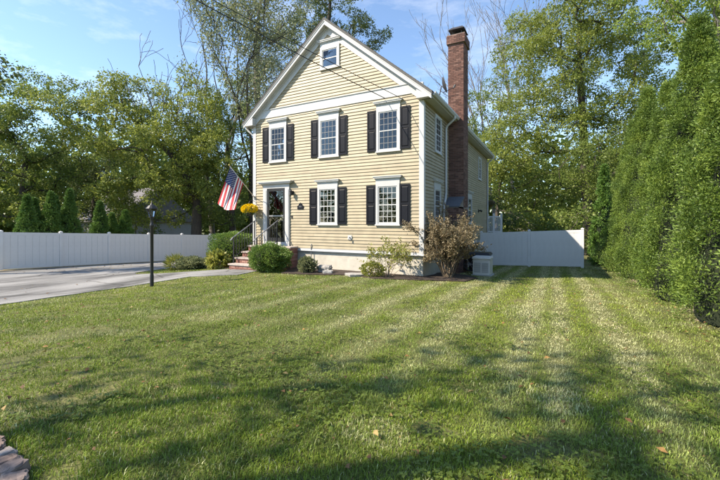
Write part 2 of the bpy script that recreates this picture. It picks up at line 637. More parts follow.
gx, gy = grid_axis(-30, 8, 0.5, 600), grid_axis(-4, 30, 0.5, 600)
GX, GYm = np.meshgrid(gx, gy)
gv = np.stack([GX.ravel(), GYm.ravel(), GZ(GX, GYm).ravel()], 1)
ii, jj = np.meshgrid(np.arange(len(gx) - 1), np.arange(len(gy) - 1))
b0 = (jj * len(gx) + ii).ravel()
setting('lawn', np_mesh('lawn', gv, np.stack([b0, b0 + 1, b0 + 1 + len(gx), b0 + len(gx)], 1), 'turf_soil', True))


def sheet(name, poly, mat, lift, step=0.4, edge=0.0, label=None, wob=0.0):
    """a paved or planted patch laid on the ground: polygon cut out of a fine grid, with a downturned rim"""
    bm = bmesh.new()
    xs = [p[0] for p in poly]; ys = [p[1] for p in poly]
    dense = []
    for i, p in enumerate(poly):
        q = poly[(i + 1) % len(poly)]
        L = math.hypot(q[0] - p[0], q[1] - p[1])
        k = max(1, int(L / step))
        for t in range(k):
            nx, ny = -(q[1] - p[1]) / L, (q[0] - p[0]) / L
            o = random.uniform(-wob, wob)
            dense.append((p[0] + (q[0] - p[0]) * t / k + nx * o, p[1] + (q[1] - p[1]) * t / k + ny * o))
    f = bm.faces.new([bm.verts.new((x, y, 0)) for x, y in dense])
    for ax, lo, hi in ((0, min(xs), max(xs)), (1, min(ys), max(ys))):
        c = lo + step
        while c < hi:
            co = (c, 0, 0) if ax == 0 else (0, c, 0)
            no = (1, 0, 0) if ax == 0 else (0, 1, 0)
            bmesh.ops.bisect_plane(bm, geom=bm.verts[:] + bm.edges[:] + bm.faces[:], plane_co=co, plane_no=no)
            c += step
    co = np.array([v.co[:] for v in bm.verts])
    z = GZ(co[:, 0], co[:, 1]) + lift
    for v, zz in zip(bm.verts, z): v.co.z = zz
    rim = [e for e in bm.edges if e.is_boundary]
    ex = bmesh.ops.extrude_edge_only(bm, edges=rim)
    for v in ex['geom']:
        if isinstance(v, bmesh.types.BMVert): v.co.z -= lift + 0.06
    me = bpy.data.meshes.new(name)
    bm.to_mesh(me); bm.free()
    me.materials.append(MATS[mat])
    return setting(name, me, label=label)


DRIVE = [(-11.25, -6), (-11.2, 3.4), (-11.35, 5.2), (-11.2, 7.2), (-10.9, 8.3), (-9.4, 9.0), (-9.45, 10.02), (-11.1, 10.02), (-12.2, 9.25), (-13.2, 8.75), (-14.3, 8.5), (-15.0, 8.9), (-15.3, 10.2), (-15.2, 30), (-22.6, 30), (-22.3, 4), (-22.3, -6)]
BED = [(-8.8, 11.64), (-8.75, 10.85), (-8.2, 9.75), (-7.2, 9.9), (-5.9, 10.5), (-4.9, 10.15), (-3.6, 10.6), (-2.4, 11.2), (-2.2, 12.4), (-2.7, 13.2), (-3.78, 13.6), (-3.78, 11.64)]
BED2 = [(-12.6, 10.3), (-11.1, 10.3), (-11.1, 12.9), (-13.2, 12.9)]
sheet('driveway', DRIVE, 'asphalt', 0.022, 0.5, wob=0.05)
sheet('mulch_bed', BED, 'mulch', 0.035, 0.35, wob=0.06)
sheet('mulch_bed', BED2, 'mulch', 0.03, 0.35, wob=0.05)
sheet('dirt_strip', [(-23.35, -4), (-22.4, -4), (-22.5, 6), (-22.75, 12), (-22.8, 24), (-23.35, 24)], 'dirt', 0.03, 0.5, wob=0.06)
sheet('dirt_strip', [(2.25, 2.5), (3.4, 2.5), (3.4, 19.5), (2.5, 19.5), (2.4, 12), (2.25, 8)], 'dirt', 0.012, 0.4, wob=0.12)


# ------------------------------------------------------------------ house
HX0, HX1, HY0, HY1 = -11.2, -3.8, 11.6, 24.3
ZB, ZF0, ZF1 = 0.50, 5.76, 6.08
XC = -7.5
SL = 0.83
APEX = 9.03


def zroof(x):
    return APEX - SL * abs(x - XC)


house = root('house', 'two-storey pale yellow clapboard house with white trim, black shutters and tall brick chimney', 'house', (XC, HY0, gz(XC, HY0)))
HP = house


def front(u, w, z):
    return (u, HY0 - w, z)


def side(u, w, z):
    return (HX1 + w, u, z)


def mbox(mb, fn, u0, u1, w0, w1, z0, z1, mi=0):
    a, b = fn(u0, w0, z0), fn(u1, w1, z1)
    return mb.box(a[0], b[0], a[1], b[1], a[2], b[2], mi)


# foundation
fb = MB()
fb.box(HX0 + 0.03, HX1 - 0.03, HY0 + 0.03, HY1 - 0.03, -2.0, 0.40)
part('foundation', fb.mesh('foundation', 'foundation'), HP)

# wall bodies
EXPO = 0.1152


wf = MB()
zt = lambda x: zroof(x) - 0.36
prof = [(HX0, 0.36), (HX1, 0.36), (HX1, zt(HX1)), (XC, zt(XC)), (HX0, zt(HX0))]
o = 0
vs = [(x, HY0, z) for x, z in prof] + [(x, HY0 + 0.15, z) for x, z in prof]
wf.add(vs, [(0, 1, 2, 3, 4), (9, 8, 7, 6, 5)] + [(i, (i + 1) % 5, (i + 1) % 5 + 5, i + 5) for i in range(5)])
wall_front = part('wall', wf.mesh('wall', 'siding'), HP, 'front gable wall of pale yellow clapboards')
ws = MB()
ws.box(HX1 - 0.15, HX1, HY0 + 0.153, HY1, 0.36, 5.72)
wall_side = part('wall', ws.mesh('wall', 'siding'), HP, 'side wall with the chimney')
wl_ = MB()
wl_.box(HX0, HX0 + 0.15, HY0 + 0.153, HY1, 0.36, 5.72)
k = 0
z = ZB
while z < 5.6:
    wl_.hexa([(HX0 - 0.022, HY0 + 0.02, z), (HX0 - 0.002, HY0 + 0.02, z), (HX0 - 0.002, HY1, z), (HX0 - 0.022, HY1, z),
              (HX0 - 0.008, HY0 + 0.02, z + EXPO), (HX0 - 0.002, HY0 + 0.02, z + EXPO), (HX0 - 0.002, HY1, z + EXPO), (HX0 - 0.008, HY1, z + EXPO)])
    z += EXPO
part('wall', wl_.mesh('wall', 'siding'), HP, 'far side wall turned away from the lawn')
wb = MB()
vs = [(x, HY1 - 0.15, z) for x, z in prof] + [(x, HY1, z) for x, z in prof]
vs = [(x + (0.153 if x == HX0 else (-0.153 if x == HX1 else 0)), y + 0.004, z) for x, y, z in vs]
wb.add(vs, [(0, 1, 2, 3, 4), (9, 8, 7, 6, 5)] + [(i, (i + 1) % 5, (i + 1) % 5 + 5, i + 5) for i in range(5)])
part('wall', wb.mesh('wall', 'siding'), HP, 'rear wall')


def clap(fn, u0b, u1b, u0t, u1t, z, h):
    """one bevelled board: thick lower edge, thin upper edge"""
    j = random.uniform(-0.0015, 0.0015)
    a, b = 0.002, 0.031 + j
    t = 0.007
    P = [fn(u0b, b, z), fn(u1b, b, z), fn(u1b, a, z), fn(u0b, a, z), fn(u0t, t, z + h), fn(u1t, t, z + h), fn(u1t, a, z + h), fn(u0t, a, z + h)]
    return MB().hexa(P)


def clap_rows(fn, u0, u1, z0, z1, parent):
    """courses of boards butted end to end, joints staggered from row to row"""
    rd = random.Random(3)
    z = z0
    while z < z1 - 0.02:
        h = min(EXPO, z1 - z)
        cuts = [u0]
        u = u0 + rd.uniform(1.2, 3.8)
        while u < u1 - 0.8:
            cuts.append(u)
            u += rd.uniform(3.0, 4.9)
        cuts.append(u1)
        for c0, c1 in zip(cuts[:-1], cuts[1:]):
            dz = rd.uniform(-0.0015, 0.0015)
            part('clapboard', clap(fn, c0 + 0.0015, c1 - 0.0015, c0 + 0.0015, c1 - 0.0015, z + dz, h).mesh('clapboard', 'siding'), parent)
        z += EXPO


clap_rows(front, HX0 + 0.14, HX1 - 0.14, ZB, ZF0 + 0.02, wall_front)
clap_rows(side, HY0 + 0.13, HY1 - 0.12, ZB, 5.60, wall_side)
z = ZF1 - 0.01
while z < 8.45:
    g0 = (zroof(0) * 0)
    hw0 = (APEX - 0.50 - z) / SL
    hw1 = (APEX - 0.50 - z - EXPO) / SL
    if hw1 < 0.02: break
    me = clap(front, XC - hw0, XC + hw0, XC - hw1, XC + hw1, z, EXPO).mesh('clapboard', 'siding')
    part('clapboard', me, wall_front)
    z += EXPO

# corner boards
for x0, x1 in ((HX0 - 0.025, HX0 + 0.14), (HX1 - 0.14, HX1 + 0.027)):
    b = MB()
    b.box(x0, x1, HY0 - 0.034, HY0 + (0.12), 0.36, 5.77)
    part('corner_board', b.mesh('corner_board', 'trim'), HP)
b = MB(); b.box(HX1 - 0.05, HX1 + 0.027, HY1 - 0.12, HY1 + 0.03, 0.36, 5.6)
part('corner_board', b.mesh('corner_board', 'trim'), HP)

# water table: board with a sloping drip cap
b = MB()
b.box(HX0 - 0.01, HX1 + 0.0, HY0 - 0.040, HY0 + 0.1, 0.36, ZB - 0.012)
b.hexa([(HX0 - 0.03, HY0 - 0.075, 0.395), (HX1 + 0.03, HY0 - 0.075, 0.395), (HX1 + 0.03, HY0 - 0.041, 0.395), (HX0 - 0.03, HY0 - 0.041, 0.395),
        (HX0 - 0.03, HY0 - 0.075, 0.412), (HX1 + 0.03, HY0 - 0.075, 0.412), (HX1 + 0.03, HY0 - 0.041, 0.437), (HX0 - 0.03, HY0 - 0.041, 0.437)])
part('water_table', b.mesh('water_table', 'trim'), HP)
b = MB(); b.box(HX1 - 0.05, HX1 + 0.036, HY0 + 0.125, HY1 - 0.1, 0.36, ZB - 0.012)
part('water_table', b.mesh('water_table', 'trim'), HP)

# horizontal frieze across the gable foot
b = MB()
b.box(HX0 + 0.0, HX1 - 0.0, HY0 - 0.046, HY0 + 0.05, ZF0, ZF1)
b.hexa([(HX0 + .2, HY0 - 0.075, ZF1), (HX1 - .2, HY0 - 0.075, ZF1), (HX1 - .2, HY0, ZF1), (HX0 + .2, HY0, ZF1),
        (HX0 + .2, HY0 - 0.075, ZF1 + .02), (HX1 - .2, HY0 - 0.075, ZF1 + .02), (HX1 - .2, HY0, ZF1 + .045), (HX0 + .2, HY0, ZF1 + .045)])
part('frieze_board', b.mesh('frieze_board', 'trim'), HP)

# roof slabs with front overhang, fascia, soffit and rake frieze
OV, EV = 0.26, 0.34
YF, YB = HY0 - OV, HY1 + 0.2


def slope_slab(mb, sgn, t0, t1, y0, y1, off0, off1, mi=0):
    """piece following the roof slope from |dx|=t0 to t1; off = drop below the roof line"""
    xa, xb = XC + sgn * t0, XC + sgn * t1
    za, zb = APEX - SL * t0, APEX - SL * t1
    mb.hexa([(xa, y0, za - off1), (xb, y0, zb - off1), (xb, y1, zb - off1), (xa, y1, za - off1),
             (xa, y0, za - off0), (xb, y0, zb - off0), (xb, y1, zb - off0), (xa, y1, za - off0)], mi)


HW = (HX1 - HX0) / 2 + EV
roof_bm = MB()
for s in (-1, 1):
    slope_slab(roof_bm, s, 0.0, HW + 0.03, YF - 0.03, YB, 0.0, 0.10)
roof = part('roof', roof_bm.mesh('roof', 'roof_shingle'), HP)
# shingle courses: thin overlapping strips along the slope
sh = MB()
for s in (-1, 1):
    t = HW + 0.05
    while t > 0.12:
        t2 = t - 0.145 * math.cos(math.atan(SL))
        xa, xb = XC + s * t, XC + s * t2
        za, zb = APEX - SL * t, APEX - SL * t2
        y = YF - 0.04
        while y < YB:
            w = random.uniform(0.22, 0.34)
            y1 = min(y + w - 0.006, YB + 0.01)
            h0 = 0.016 + random.uniform(-.002, .003)
            sh.hexa([(xa, y, za + 0.002), (xb, y, zb + 0.002), (xb, y1, zb + 0.002), (xa, y1, za + 0.002),
                     (xa, y, za + h0), (xb, y, zb + 0.006), (xb, y1, zb + 0.006), (xa, y1, za + h0)])
            y += w
        t = t2
part('shingles', sh.mesh('shingles', 'roof_shingle'), roof, kind='stuff')

for s in (-1, 1):
    b = MB()
    slope_slab(b, s, 0.0, HW, YF - 0.002, YF + 0.035, 0.085, 0.255)
    slope_slab(b, s, 0.0, HW + 0.01, YF - 0.022, YF - 0.002, 0.06, 0.135)
    part('rake_board', b.mesh('rake_board', 'trim'), HP)
    b = MB()
    slope_slab(b, s, 0.0, HW - 0.03, YF + 0.036, HY0 - 0.03, 0.20, 0.225)
    part('soffit', b.mesh('soffit', 'trim'), HP)
    b = MB()
    slope_slab(b, s, 0.0, (HX1 - HX0) / 2 - 0.02, HY0 - 0.050, HY0 - 0.002, 0.23, 0.53)
    slope_slab(b, s, 0.0, (HX1 - HX0) / 2 - 0.02, HY0 - 0.085, HY0 - 0.050, 0.23, 0.30)
    part('rake_frieze', b.mesh('rake_frieze', 'trim'), HP)
    # eave: fascia, flat soffit, boxed return at the front corner
    xw = XC + s * (HX1 - HX0) / 2
    xe = XC + s * HW
    b = MB()
    b.box(xe - s * 0.03, xe, YF + 0.036, YB, 5.50, 5.655)
    b.box(xw, xe - s * 0.03, HY0 - 0.0, YB, 5.50, 5.52)
    part('eave', b.mesh('eave', 'trim'), HP)
    b = MB()
    ztop = APEX - SL * HW
    zin = zroof(xw) - 0.26
    b.add([(xw - s * 0.16, YF + 0.004, 5.50), (xe - s * .002, YF + 0.004, 5.50), (xe - s * .002, YF + 0.004, ztop - 0.2), (xw - s * 0.16, YF + 0.004, zin + 0.10),
           (xw - s * 0.16, HY0 - 0.052, 5.50), (xe - s * .002, HY0 - 0.052, 5.50), (xe - s * .002, HY0 - 0.052, ztop - 0.2), (xw - s * 0.16, HY0 - 0.052, zin + 0.10)],
          [(0, 1, 2, 3), (7, 6, 5, 4), (0, 4, 5, 1), (1, 5, 6, 2), (2, 6, 7, 3), (3, 7, 4, 0)])
    part('eave_return', b.mesh('eave_return', 'trim'), HP)
    # gutter: K profile run along the eave
    g = MB()
    pr = [(0.0, 5.535), (0.075, 5.535), (0.125, 5.60), (0.125, 5.655), (0.115, 5.655), (0.110, 5.61), (0.07, 5.55), (0.012, 5.55), (0.012, 5.655), (0.0, 5.655)]
    ya, yb = HY0 - 0.20, HY1 + 0.15
    vs = [(xe + s * (a + 0.002), ya, zz) for a, zz in pr] + [(xe + s * (a + 0.002), yb, zz) for a, zz in pr]
    n_ = len(pr)
    g.add(vs, [(i, (i + 1) % n_, (i + 1) % n_ + n_, i + n_) for i in range(n_)] + [(0, 1, 2, 3), (n_ + 3, n_ + 2, n_ + 1, n_)])
    part('gutter', g.mesh('gutter', 'trim'), HP)
XE = XC + HW
# downspouts
for yy, zend in ((14.15, None), (24.1, -0.8)):
    b = MB()
    p = [(XE + 0.07, yy, 5.56), (XE + 0.07, yy, 5.46), (XE - 0.02, yy, 5.38), (HX1 + 0.10, yy, 5.20), (HX1 + 0.075, yy, 5.10)]
    if zend is None:
        p += [(HX1 + 0.075, yy, 2.62), (HX1 + 0.075, yy - 0.12, 2.35), (HX1 + 0.075, yy - 0.28, 2.12), (HX1 + 0.075, yy - 0.30, 2.0), (HX1 + 0.075, yy - 0.30, -0.25), (HX1 + .2, yy - .34, -0.33)]
    else:
        p += [(HX1 + 0.075, yy, zend)]
    b.tube(p, 0.042, 8)
    part('downspout', b.mesh('downspout', 'trim'), HP)
b = MB()
xl = XC - HW
b.tube([(xl - 0.07, HY0 + 0.0, 5.56), (xl - 0.07, HY0 + 0.0, 5.46), (xl + 0.02, HY0 + 0.03, 5.36), (HX0 - 0.09, HY0 + 0.08, 5.16), (HX0 - 0.075, HY0 + 0.1, 5.05), (HX0 - 0.075, HY0 + 0.1, -0.3)], 0.042, 8)
part('downspout', b.mesh('downspout', 'trim'), HP)


# windows ------------------------------------------------------------
def window(fn, uc, wd, z0, z1, cols=4, rows=3, head=True, backing='dark_room', drape=None, label=None, grille='trim'):
    """casing, sill, head cornice, two sashes with muntins and a glass sheet each"""
    u0, u1 = uc - wd / 2, uc + wd / 2
    cw = 0.085
    P0 = 0.026
    b = MB()
    for a0, a1, c0, c1 in ((u0, u0 + cw, z0, z1), (u1 - cw, u1, z0, z1)):
        mbox(b, fn, a0, a1, 0.003, 0.062, c0, c1)
    mbox(b, fn, u0 + cw, u1 - cw, 0.003, 0.060, z1 - cw * 0.9, z1)
    mbox(b, fn, u0 + cw, u1 - cw, 0.003, 0.056, z0 + 0.04, z0 + 0.07)
    win = part('window', b.mesh('window', 'trim'), HP, label)
    b = MB()
    mbox(b, fn, u0 - 0.025, u1 + 0.025, 0.003, 0.085, z0 - 0.005, z0 + 0.04)
    part('sill', b.mesh('sill', 'trim'), win)
    if head:
        b = MB()
        mbox(b, fn, u0 - 0.005, u1 + 0.005, 0.003, 0.055, z1 + 0.002, z1 + 0.17)
        mbox(b, fn, u0 - 0.035, u1 + 0.035, 0.003, 0.085, z1 + 0.172, z1 + 0.205)
        mbox(b, fn, u0 - 0.075, u1 + 0.075, 0.003, 0.125, z1 + 0.207, z1 + 0.25)
        mbox(b, fn, u0 - 0.095, u1 + 0.095, 0.003, 0.145, z1 + 0.252, z1 + 0.275)
        part('head_cornice', b.mesh('head_cornice', 'trim'), win)
    i0, i1 = u0 + cw + 0.002, u1 - cw - 0.002
    zb, zt_ = z0 + 0.072, z1 - cw * 0.9 - 0.002
    zm = (zb + zt_) / 2
    b = MB(); mbox(b, fn, i0, i1, 0.0245, 0.0265, zb, zt_)
    part('room_backing', b.mesh('room_backing', backing), win)  # thin sheet on the solid wall; its tone replaces room depth and darkness
    if drape:
        b = MB()
        n_ = 26
        segs = {'sides': ((i0, i0 + (i1 - i0) * 0.24), (i1 - (i1 - i0) * 0.24, i1)), 'full': ((i0, i1),)}[drape]
        for a0, a1 in segs:
            for q in range(n_):
                ua, ub = a0 + (a1 - a0) * q / n_, a0 + (a1 - a0) * (q + 1) / n_
                wa, wb_ = 0.030 + 0.004 * math.sin(q * 1.3), 0.030 + 0.004 * math.sin((q + 1) * 1.3)
                b.add([fn(ua, wa, zb), fn(ub, wb_, zb), fn(ub, wb_, zt_), fn(ua, wa, zt_)], [(0, 1, 2, 3)])
        part('curtain', b.mesh('curtain', 'curtain'), win)
    for nm, s0, s1, wo in (('lower_sash', zb, zm + 0.018, 0.038), ('upper_sash', zm - 0.018, zt_, 0.043)):
        st = 0.036
        b = MB()
        if nm == 'lower_sash':
            wo = 0.043; w_in = 0.0405
        else:
            w_in = 0.0355; wo = 0.0385
        mbox(b, fn, i0, i0 + st, 0.0345, wo + 0.004, s0, s1)
        mbox(b, fn, i1 - st, i1, 0.0345, wo + 0.004, s0, s1)
        mbox(b, fn, i0 + st, i1 - st, 0.0345, wo + 0.0035, s0, s0 + st * (1.2 if nm == 'lower_sash' else 0.9))
        mbox(b, fn, i0 + st, i1 - st, 0.0345, wo + 0.0035, s1 - st * 0.9, s1)
        a0, a1 = i0 + st, i1 - st
        c0, c1 = s0 + st, s1 - st * 0.9
        gr = MB()
        for q in range(1, cols):
            u = a0 + (a1 - a0) * q / cols
            mbox(gr, fn, u - 0.0085, u + 0.0085, 0.0373, wo + 0.001, c0, c1)
        for q in range(1, rows):
            zz = c0 + (c1 - c0) * q / rows
            mbox(gr, fn, a0, a1, 0.0374, wo + 0.0005, zz - 0.0085, zz + 0.0085)
        if gr.v: part('grille', gr.mesh('grille', grille), win)
        sa = part(nm, b.mesh(nm, 'trim'), win)
        b = MB()
        mbox(b, fn, a0 - 0.005, a1 + 0.005, 0.0362, 0.0372, c0 - .005, c1 + .005)
        part('pane', b.mesh('pane', 'glass'), win)
    return win


def shutter(fn, u0, u1, z0, z1):
    b = MB()
    w0, w1 = 0.026, 0.058
    st = 0.05
    zm = z0 + (z1 - z0) * 0.52
    mbox(b, fn, u0 + .01, u1 - .01, w0 + 0.002, w0 + 0.014, z0 + .01, z1 - .01)
    mbox(b, fn, u0, u0 + st, w0, w1, z0, z1)
    mbox(b, fn, u1 - st, u1, w0, w1, z0, z1)
    for c0, c1 in ((z0, z0 + 0.075), (zm - 0.035, zm + 0.035), (z1 - 0.065, z1)):
        mbox(b, fn, u0 + st, u1 - st, w0, w1 - 0.002, c0, c1)
    s = part('shutter', b.mesh('shutter', 'shutter'), HP)
    for c0, c1 in ((z0 + 0.075, zm - 0.035), (zm + 0.035, z1 - 0.065)):
        p = MB()
        a0, a1 = u0 + st + 0.008, u1 - st - 0.008
        c0 += 0.008; c1 -= 0.008
        q = 0.03
        p.add([fn(a0, w0 + .015, c0), fn(a1, w0 + .015, c0), fn(a1, w0 + .015, c1), fn(a0, w0 + .015, c1),
               fn(a0 + q, w1 - .004, c0 + q), fn(a1 - q, w1 - .004, c0 + q), fn(a1 - q, w1 - .004, c1 - q), fn(a0 + q, w1 - .004, c1 - q)],
              [(4, 5, 6, 7), (0, 1, 5, 4), (1, 2, 6, 5), (2, 3, 7, 6), (3, 0, 4, 7)])
        part('panel', p.mesh('panel', 'shutter'), s)


for uc in (-9.88, -7.45, -5.04):
    window(front, uc, 0.88, 3.90, 5.37, backing='blind', drape='full' if uc < -9 else 'sides', grille='grille_grey')
    shutter(front, uc - 0.45 - 0.345, uc - 0.45, 3.95, 5.38)
    shutter(front, uc + 0.45, uc + 0.45 + 0.345, 3.95, 5.38)
for uc in (-7.50, -5.06):
    window(front, uc, 0.88, 1.38, 2.80, drape='sides' if uc < -6 else None)
    shutter(front, uc - 0.45 - 0.36, uc - 0.45, 1.41, 2.77)
    shutter(front, uc + 0.45, uc + 0.45 + 0.36, 1.41, 2.77)
window(front, -7.40, 0.84, 7.20, 8.02, cols=1, rows=1, backing='attic_backing', label='small attic window in the gable')
window(side, 13.2, 0.80, 3.98, 5.36, head=False, backing='dark_room')
window(side, 13.1, 0.80, 1.42, 2.74, backing='dark_room')
window(side, 18.8, 0.95, 1.40, 2.74, backing='dark_room')
window(side, 21.6, 0.85, 3.86, 5.16, head=False, backing='dark_room')

# front door ----------------------------------------------------------
ZD = 0.62
b = MB()
mbox(b, front, -10.63, -10.42, 0.003, 0.075, 0.505, 2.86)
mbox(b, front, -9.49, -9.28, 0.003, 0.075, 0.505, 2.86)
mbox(b, front, -10.60, -10.45, 0.075, 0.090, 0.75, 2.80)
mbox(b, front, -9.46, -9.31, 0.075, 0.090, 0.75, 2.80)
mbox(b, front, -10.63, -9.28, 0.003, 0.073, 2.862, 3.01)
mbox(b, front, -10.68, -9.23, 0.003, 0.115, 3.012, 3.045)
mbox(b, front, -10.76, -9.15, 0.003, 0.19, 3.047, 3.095)
mbox(b, front, -10.82, -9.09, 0.003, 0.225, 3.097, 3.135)
mbox(b, front, -10.42, -9.49, 0.003, 0.070, 0.505, 0.70)
part('door_surround', b.mesh('door_surround', 'trim'), HP)
b = MB()
d0, d1, e0, e1 = -10.415, -9.495, 0.705, 2.855
mbox(b, front, d0, d0 + 0.10, 0.028, 0.062, e0, e1)
mbox(b, front, d1 - 0.10, d1, 0.028, 0.062, e0, e1)
mbox(b, front, d0 + .1, d1 - .1, 0.028, 0.061, e1 - 0.11, e1)
mbox(b, front, d0 + .1, d1 - .1, 0.028, 0.061, e0, e0 + 0.16)
mbox(b, front, d0 + .01, d1 - .01, 0.0245, 0.0275, e0, e1)
door = part('door', b.mesh('door', 'door_dark'), HP, 'black storm door with two glass panels')
b = MB(); mbox(b, front, d0 + .1, d1 - .1, 0.028, 0.063, 1.72, 1.775)
part('crossbar', b.mesh('crossbar', 'rail_grey'), door)
for c0, c1 in ((0.865, 1.72), (1.775, 2.745)):
    b = MB(); mbox(b, front, d0 + .1, d1 - .1, 0.048, 0.051, c0, c1)
    part('pane', b.mesh('pane', 'glass'), door)
b = MB()
b.tube([front(-9.545, 0.062, 1.66), front(-9.545, 0.11, 1.66), front(-9.545, 0.11, 1.78), front(-9.545, 0.062, 1.78)], 0.012, 8)
part('handle', b.mesh('handle', 'rail_grey'), door)
# wreath hanging inside the upper glass
wv, wfc = [], []
wr = MB()
for k in range(150):
    t = random.uniform(0, 2 * math.pi)
    r = 0.17 + random.gauss(0, 0.03)
    c = Vector(front(-9.96 + r * math.cos(t), 0.040, 2.22 + r * 1.1 * math.sin(t)))
    a = random.uniform(0, 6.28)
    d = Vector((math.cos(a), 0, math.sin(a))) * 0.045
    e = Vector((-math.sin(a), 0, math.cos(a))) * 0.016
    yo = Vector((0, random.uniform(-.003, .003), 0))
    wr.add([c - d + yo, c + e, c + d + yo, c - e], [(0, 1, 2, 3)])
part('wreath', wr.mesh('wreath', 'leaf_grey'), door)

# lantern, plaque, bell, spigot, vents --------------------------------
b = MB()
lx, lz = -9.13, 2.66
mbox(b, front, lx - 0.045, lx + 0.045, 0.024, 0.045, lz - 0.07, lz + 0.07)
b.tube([front(lx, 0.045, lz + .02), front(lx, 0.11, lz + .09), front(lx, 0.14, lz + 0.06)], 0.012, 6)
b.lathe(front(lx, 0.14, lz - 0.12), [(0.0, 0), (0.045, 0.01), (0.06, 0.15), (0.085, 0.155), (0.03, 0.21), (0.0, 0.22)], 8)
wl2 = part('wall_lantern', b.mesh('wall_lantern', 'iron'), HP)
b = MB(); mbox(b, front, lx - 0.024, lx + 0.024, 0.07, 0.21, lz - 0.10, lz + 0.015)
part('lamp_glass', b.mesh('lamp_glass', 'dish_grey'), wl2)
b = MB()
px_, pz_ = -8.75, 2.10
pl = [(-0.145, -0.10), (0.145, -0.10), (0.145, 0.03), (0.09, 0.05), (0.055, 0.125), (0, 0.155), (-0.055, 0.125), (-0.09, 0.05), (-0.145, 0.03)]
vs = [front(px_ + a, 0.024, pz_ + c) for a, c in pl] + [front(px_ + a, 0.045, pz_ + c) for a, c in pl]
n_ = len(pl)
b.add(vs, [tuple(range(n_ - 1, -1, -1)), tuple(range(n_, 2 * n_))] + [(i, (i + 1) % n_, (i + 1) % n_ + n_, i + n_) for i in range(n_)])
pq = part('number_plaque', b.mesh('number_plaque', 'shutter'), HP)
b = MB(); mbox(b, front, px_ - 0.06, px_ + 0.06, 0.0455, 0.049, pz_ - 0.03, pz_ + 0.035)
part('plaque_face', b.mesh('plaque_face', 'dish_grey'), pq)
b = MB(); mbox(b, front, -9.195, -9.145, 0.024, 0.045, 1.64, 1.75)
part('door_bell', b.mesh('door_bell', 'black_plastic'), HP)
b = MB()
mbox(b, front, -6.62, -6.46, 0.02, 0.05, 0.86, 1.02)
b.tube([front(-6.54, 0.05, 0.95), front(-6.54, 0.12, 0.95), front(-6.54, 0.14, 0.88)], 0.025, 8)
part('spigot', b.mesh('spigot', 'trim'), HP)
b = MB()
b.tube([front(-8.23, 0.05, 0.0), front(-8.23, 0.05, 0.62), front(-8.23, 0.02, 0.66)], 0.016, 6)
part('conduit', b.mesh('conduit', 'rail_grey'), HP)
b = MB()
mbox(b, side, 21.12, 21.28, 0.02, 0.05, 2.02, 2.2)
b.tube([side(21.2, 0.05, 2.12), side(21.2, 0.15, 2.14), side(21.2, 0.22, 2.08)], [0.03, 0.045, 0.06], 8)
part('flood_light', b.mesh('flood_light', 'black_plastic'), HP)

# chimney --------------------------------------------------------------
CX0, CX1 = HX1 + 0.005, HX1 + 0.62
ch = MB()
ch.box(CX0, CX1 - 0.012, 14.762, 15.55, 2.1, 8.62)
ch.box(CX0, CX1 - 0.012, 13.912, 15.55, -1.0, 2.08)
ch.hexa([(CX0, 13.92, 2.0), (CX1 - .012, 13.92, 2.0), (CX1 - .012, 14.77, 2.0), (CX0, 14.77, 2.0),
         (CX0, 13.92, 2.08), (CX1 - .012, 13.92, 2.08), (CX1 - .012, 14.77, 2.47), (CX0, 14.77, 2.47)])
ch.box(CX0 - 0.05, CX1 + 0.045, 14.70, 15.60, 8.62, 8.98)
chim = part('chimney', ch.mesh('chimney', 'mortar'), HP)
bk = MB()
BH, BL, MJ = 0.0675, 0.205, 0.011


def brick_face(mb, p0, ud, nd, width, z0, z1, proud=0.012):
    """running bond bricks on a vertical face; p0 = (x, y) of its left end"""
    row, z = 0, z0
    while z + BH * 0.5 < z1:
        u = -BL * 0.5 * (row % 2)
        while u < width - 0.01:
            a, c = max(u, 0), min(u + BL - MJ, width)
            if c - a > 0.02:
                pr = proud + random.uniform(-0.003, 0.003)
                zt1 = min(z + BH - MJ, z1)
                x0, y0 = p0[0] + ud[0] * a, p0[1] + ud[1] * a
                x1, y1 = p0[0] + ud[0] * c, p0[1] + ud[1] * c
                q = [(x0, y0), (x1, y1), (x1 + nd[0] * pr, y1 + nd[1] * pr), (x0 + nd[0] * pr, y0 + nd[1] * pr)]
                mb.hexa([(X, Y, z) for X, Y in q] + [(X, Y, zt1) for X, Y in q])
            u += BL
        z += BH
        row += 1


wF = CX1 - CX0 - 0.012
brick_face(bk, (CX0, 14.762), (1, 0), (0, -1), wF, 2.47, 8.62)
brick_face(bk, (CX1 - .012, 14.762), (0, 1), (1, 0), 0.788, 2.1, 8.62)
brick_face(bk, (CX0, 14.762), (0, 1), (-1, 0), 0.788, 5.9, 8.62)
brick_face(bk, (CX0, 15.55), (1, 0), (0, 1), wF, 5.0, 8.62)
brick_face(bk, (CX0, 13.912), (1, 0), (0, -1), wF, -0.6, 2.06)
brick_face(bk, (CX1 - .012, 13.912), (0, 1), (1, 0), 1.638, -0.6, 2.06)
brick_face(bk, (CX0 - .05, 14.70), (1, 0), (0, -1), wF + 0.107, 8.63, 8.97)
brick_face(bk, (CX1 + .045, 14.70), (0, 1), (1, 0), 0.90, 8.63, 8.97)
brick_face(bk, (CX0 - .05, 14.70), (0, 1), (-1, 0), 0.90, 8.63, 8.97)
part('bricks', bk.mesh('bricks', 'brick'), chim, kind='stuff')
b = MB()
b.hexa([(CX0, 13.86, 2.06), (CX1 + .03, 13.86, 2.06), (CX1 + .03, 14.76, 2.46), (CX0, 14.76, 2.46),
        (CX0, 13.86, 2.10), (CX1 + .03, 13.86, 2.10), (CX1 + .03, 14.748, 2.51), (CX0, 14.748, 2.51)])
part('shoulder_slab', b.mesh('shoulder_slab', 'slate'), chim)
b = MB()
cx_, cy_ = (CX0 + CX1) / 2, 15.15
